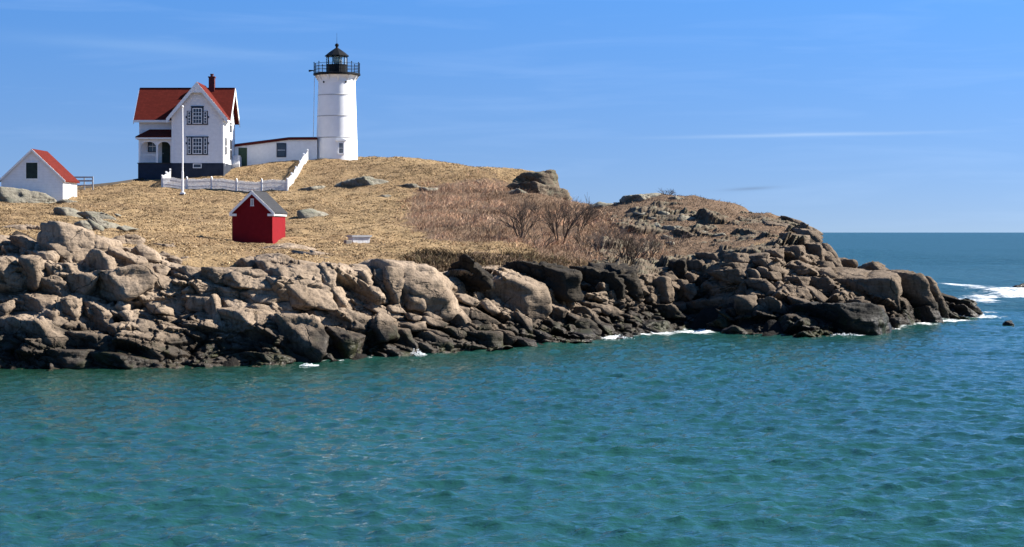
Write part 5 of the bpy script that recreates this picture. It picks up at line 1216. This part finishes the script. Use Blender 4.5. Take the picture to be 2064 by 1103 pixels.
# ------------------------------------------------------------------ vegetation
vr = np.random.RandomState(21)
def visible_xy(n, test, x0, x1, y0, y1):
    out = []
    while sum(len(a) for a in out) < n:
        q = np.c_[vr.uniform(x0, x1, n * 2), vr.uniform(y0, y1, n * 2)]; z = ground(q[:, 0], q[:, 1])
        px = 1032 + F * q[:, 0] / q[:, 1]; py = HZ - F * (z - ZC) / q[:, 1]
        out.append(np.c_[q, z][test(px, py, q)])
    return np.concatenate(out)[:n]
def blades(name, base, nb, hgt, width, lean, leanvar, cols, label, spread=.2, cluster=True):
    """nb blades for each base point; two triangles each, joined as stuff"""
    n = len(base)
    B = np.repeat(base, nb, 0) + np.c_[vr.normal(0, spread, (n * nb, 2)), np.zeros(n * nb)]
    B[:, 2] = ground(B[:, 0], B[:, 1]) - .03
    h = np.repeat(vr.uniform(hgt[0], hgt[1], n), nb) * vr.uniform(.6, 1.15, n * nb)
    ang = vr.uniform(0, 2 * np.pi, n * nb); w = width * vr.uniform(.6, 1.4, n * nb)
    ld = np.c_[lean[0] + vr.normal(0, leanvar, n * nb), lean[1] + vr.normal(0, leanvar, n * nb)] * h[:, None]
    s = np.c_[np.cos(ang) * w, np.sin(ang) * w, np.zeros(n * nb)]
    tip = B + np.c_[ld, h]; mid = B + np.c_[ld * .35, h * .6]
    V = np.stack([B - s, B + s, mid + s * .7, mid - s * .7, tip], 1).reshape(-1, 3)
    i = np.arange(n * nb)[:, None] * 5
    Fc = np.concatenate([i + [0, 1, 2], i + [0, 2, 3], i + [3, 2, 4]], 1).reshape(-1, 3)
    cols = np.array(cols); ci = np.repeat(vr.randint(0, len(cols), n), nb); c = cols[ci] * vr.uniform(.7, 1.25, (n * nb, 1)) * np.clip(1 + .9 * np.repeat(fbm(np.c_[base[:, :2] * .16, base[:, 0] * 0], 5, .65), nb), .45, 1.4)[:, None]
    col = np.repeat(np.c_[c, np.ones(n * nb)], 5, 0)
    o = np_mesh(name, V, Fc, M['veg'], smooth=False, attrs={'col': ('FLOAT_COLOR', col)}); tag(o, label, kind='stuff'); return o
def t_grass(px, py, q): 
    v = np.minimum(fbm(np.c_[q * .55, q[:, 0] * 0], 3), fbm(np.c_[q * 1.7, q[:, 0] * 0 + 3.3], 2) - .05)
    bld = ((px > 275) & (px < 475) & (q[:, 1] > 174.5)) | ((np.hypot(q[:, 0] - TX, q[:, 1] - TY) < 2.4)) | ((q[:, 1] > 181.5) & (px < 650)) | ((q[:, 0] < -38.3) & (q[:, 1] > 149.5) & (q[:, 1] < 155.2)) | ((px > 455) & (px < 585) & (q[:, 1] > 114.6) & (q[:, 1] < 120.3))
    return (py < edge_y(px) + np.interp(px, [0, 780, 860, 1500], [20, 20, 3, 3])) & (px < 1100) & (px > -40) & ~inpoly(px, py, BRAMBLE) & (v > -.22) & (q[:, 1] > 82) & ~bld & ~(inpoly(px, py, SCRUB) & (q[:, 1] < 122))
g1 = visible_xy(20000, t_grass, -48, 4, 82, 200)
blades('dry_grass', g1, 5, (.05, .15), .035, (-.3, -.2), 1.1, [(.295, .21, .12), (.265, .184, .10), (.335, .25, .148), (.22, .148, .08), (.255, .18, .10)], 'dry golden grass tufts covering the slope')
def t_br(px, py, q):
    wob = fbm(np.c_[q * .45, q[:, 0] * 0], 4, .6); dn = fbm(np.c_[q * .8, q[:, 0] * 0 + 8], 3)
    return inpoly(px + 60 * wob, py + 24 * wob, BRAMBLE) & (q[:, 1] > 108) & (dn > -.28)
b1 = visible_xy(4600, t_br, -14, 14, 108, 176)
blades('bramble_thicket', b1, 6, (.10, .62), .014, (.45, 0), .95, [(.33, .19, .115), (.28, .155, .095), (.38, .235, .15), (.19, .115, .07), (.47, .32, .21)], 'reddish brown thicket of bare bramble stems', .35)
def t_he(px, py, q): return (vr.uniform(0, 1, len(px)) < np.interp(px, [1300, 1450], [1, .45])) & (px > 1180) & (px < 1670) & (py < edge_y(px) + 4) & (q[:, 1] > 112)
h1 = visible_xy(2800, t_he, 5, 26, 112, 160)
blades('heath_scrub', h1, 6, (.06, .22), .024, (.25, 0), .8, [(.16, .108, .07), (.21, .147, .10), (.10, .068, .045), (.15, .115, .07)], 'low brown heath scrub on the hill', .25)
def t_sc(px, py, q): return inpoly(px, py, SCRUB) & (q[:, 1] < 124)
s1 = visible_xy(1300, t_sc, -8, 14, 96, 124)
blades('bank_scrub', s1, 7, (.15, .5), .022, (.1, -.35), .8, [(.15, .105, .06), (.10, .072, .045), (.21, .145, .085), (.12, .10, .05)], 'dark tangled scrub hanging over the bank', .3)

def shrub(name, base, h, spread, seed, label, matk='bark', lean=.1, stems=7, levels=4, grp=None):
    r = random.Random(seed); root = empty(name, base); tag(root, label, 'shrub', grp)
    trunk, crown = MB(), MB()
    def grow(mb, p, d, l, rad, lv):
        q = p + d * l; mb.tube(p, q, rad, rad * .7, 4 if lv == 0 else 3, cap=False)
        if lv >= levels: return
        for _ in range(r.choice((2, 3, 3)) if lv < levels - 1 else 3):
            nd = (d + Vector((r.gauss(0, .42), r.gauss(0, .42), r.gauss(.12, .25)))).normalized()
            t_ = r.uniform(.45, 1.0); grow(crown, p + (q - p) * t_, nd, l * r.uniform(.55, .85), rad * .62, lv + 1)
    for i in range(stems):
        a = r.uniform(0, 6.28); d = Vector((math.cos(a) * spread + lean, math.sin(a) * spread, 1)).normalized()
        grow(trunk, Vector((math.cos(a) * .15, math.sin(a) * .15, -.1)), d, h * r.uniform(.28, .42), .035 * h / 2.5, 0)
    trunk.build('trunk', M[matk], root); crown.build('crown', M[matk], root); return root
def on(px, py): 
    Y = float(DEPTH(np.array([[px, py]]))[0]); x_ = PX(px, Y); return (x_, Y, float(ground(x_, Y)) - .05)
G = 'bare shrubs on the slope'
shrub('bare_shrub', on(1050, 480), 3.4, .45, 1, 'wide bare grey shrub fanning up from the lower edge of the bramble thicket', 'bark', .05, 9, 4, G)
shrub('bare_shrub', on(1128, 490), 4.2, .35, 2, 'tallest bare dark shrub below the crowning outcrop block', 'bark', .1, 9, 4, G)
shrub('bare_shrub', on(1165, 470), 3.0, .4, 3, 'slender bare shrub showing against the sky in the saddle', 'bark', .12, 6, 4, G)
shrub('bare_shrub', on(1265, 530), 3.6, .6, 4, 'broad tangled bare shrub above the rough dark cube of rock', 'bark', .0, 10, 4, G)
shrub('bare_shrub', on(1215, 515), 2.6, .7, 5, 'low sprawling bare shrub on the cliff brow left of the tangled one', 'bark_pale', .1, 8, 4, G)
shrub('bare_shrub', on(1310, 520), 2.4, .7, 6, 'pale low bare shrub under the grey hillside blocks', 'bark_pale', .1, 8, 4, G)
shrub('bare_shrub', on(1360, 500), 1.8, .7, 7, 'small pale bare shrub beside the hillside blocks', 'bark_pale', .1, 7, 3, G)
shrub('bare_shrub', on(1090, 505), 1.9, .8, 8, 'squat bare shrub at the foot of the tallest one', 'bark', .1, 8, 3, G)
shrub('bare_shrub', on(905, 470), 1.1, .75, 60, 'low bare shrub at the grass side of the bramble thicket', 'bark', .1, 8, 3, G)
shrub('bare_shrub', on(950, 455), 1.5, .75, 61, 'rounded bare shrub in the middle of the bramble thicket', 'bark_pale', .1, 8, 3, G)
shrub('bare_shrub', on(985, 470), 1.3, .75, 62, 'short dark bare shrub near the lower thicket edge', 'bark', .1, 8, 3, G)
shrub('bare_shrub', on(1010, 420), 1.2, .75, 63, 'sparse bare shrub high in the thicket below the dark notch', 'bark_pale', .1, 8, 3, G)
shrub('bare_shrub', on(1085, 430), 1.8, .75, 64, 'upright bare shrub under the crowning outcrop', 'bark', .1, 8, 3, G)
shrub('bare_shrub', on(880, 420), 0.9, .75, 65, 'tiny bare shrub at the upper corner of the thicket', 'bark_pale', .1, 8, 3, G)
shrub('bare_shrub', on(1180, 500), 2.0, .75, 66, 'bushy bare shrub leaning over the cliff brow', 'bark', .1, 8, 3, G)
shrub('bare_shrub', on(1240, 490), 2.2, .75, 67, 'twiggy bare shrub behind the tangled one', 'bark_pale', .1, 8, 3, G)
def crest(px):
    Ys = np.linspace(115, 175, 240); zs = ground(PX(px, Ys), Ys); i = int(np.argmax((zs - ZC) / Ys)); return (float(PX(px, Ys[i])), float(Ys[i]), float(zs[i]) - .05)
shrub('crest_shrub', crest(1345), .95, 1.0, 12, 'small rounded shrub standing on the hill crest against the sky', 'bark', .1, 12, 4, None)
for k_, px in enumerate((1318, 1372, 1395, 1428, 1445, 1470, 1500, 1530, 1560)):
    shrub('crest_sprig', crest(px), .30 + .22 * ((k_ * 37) % 5) / 5, .6, 30 + k_, 'tiny dry sprig sticking up from the sloping hill crest', 'bark', .1, 5, 2, 'sprigs along the hill crest')

# spray where waves break
def spray(px, py, w, h, seed, label):
    Y = ZC * F / (py - HZ) - .4; r = np.random.RandomState(seed); V, Fc = [], []
    D, I = ico(1); n = 380
    for i in range(n):
        a = r.uniform(-1, 1); top = h * (1 - abs(a) ** 1.4) * r.beta(1, 3.0); s = r.uniform(.008, .028)
        V.append(D * s * [1.2, 1, 1] + [a * w * .5 + r.normal(0, .05), r.normal(0, .18), top]); Fc.append(I + i * len(D))
    o = np_mesh('wave_spray', np.concatenate(V), np.concatenate(Fc), M['foam']); o.location = (PX(px, Y), Y, 0); tag(o, label, kind='stuff')
spray(840, 716, .9, .42, 1, 'white spray leaping at the foot of the domed block'); spray(1245, 684, 2.2, .4, 2, 'white wash breaking on scree'); spray(1380, 672, 3.4, .3, 3, 'white wash below the dark cave')
spray(1930, 642, 3.0, .45, 4, 'white wash at the tip of the point'); spray(620, 736, .8, .12, 5, 'white froth beside the huge boulder nose'); spray(1700, 676, 2.5, .2, 6, 'thin wash along the weedy shelf')
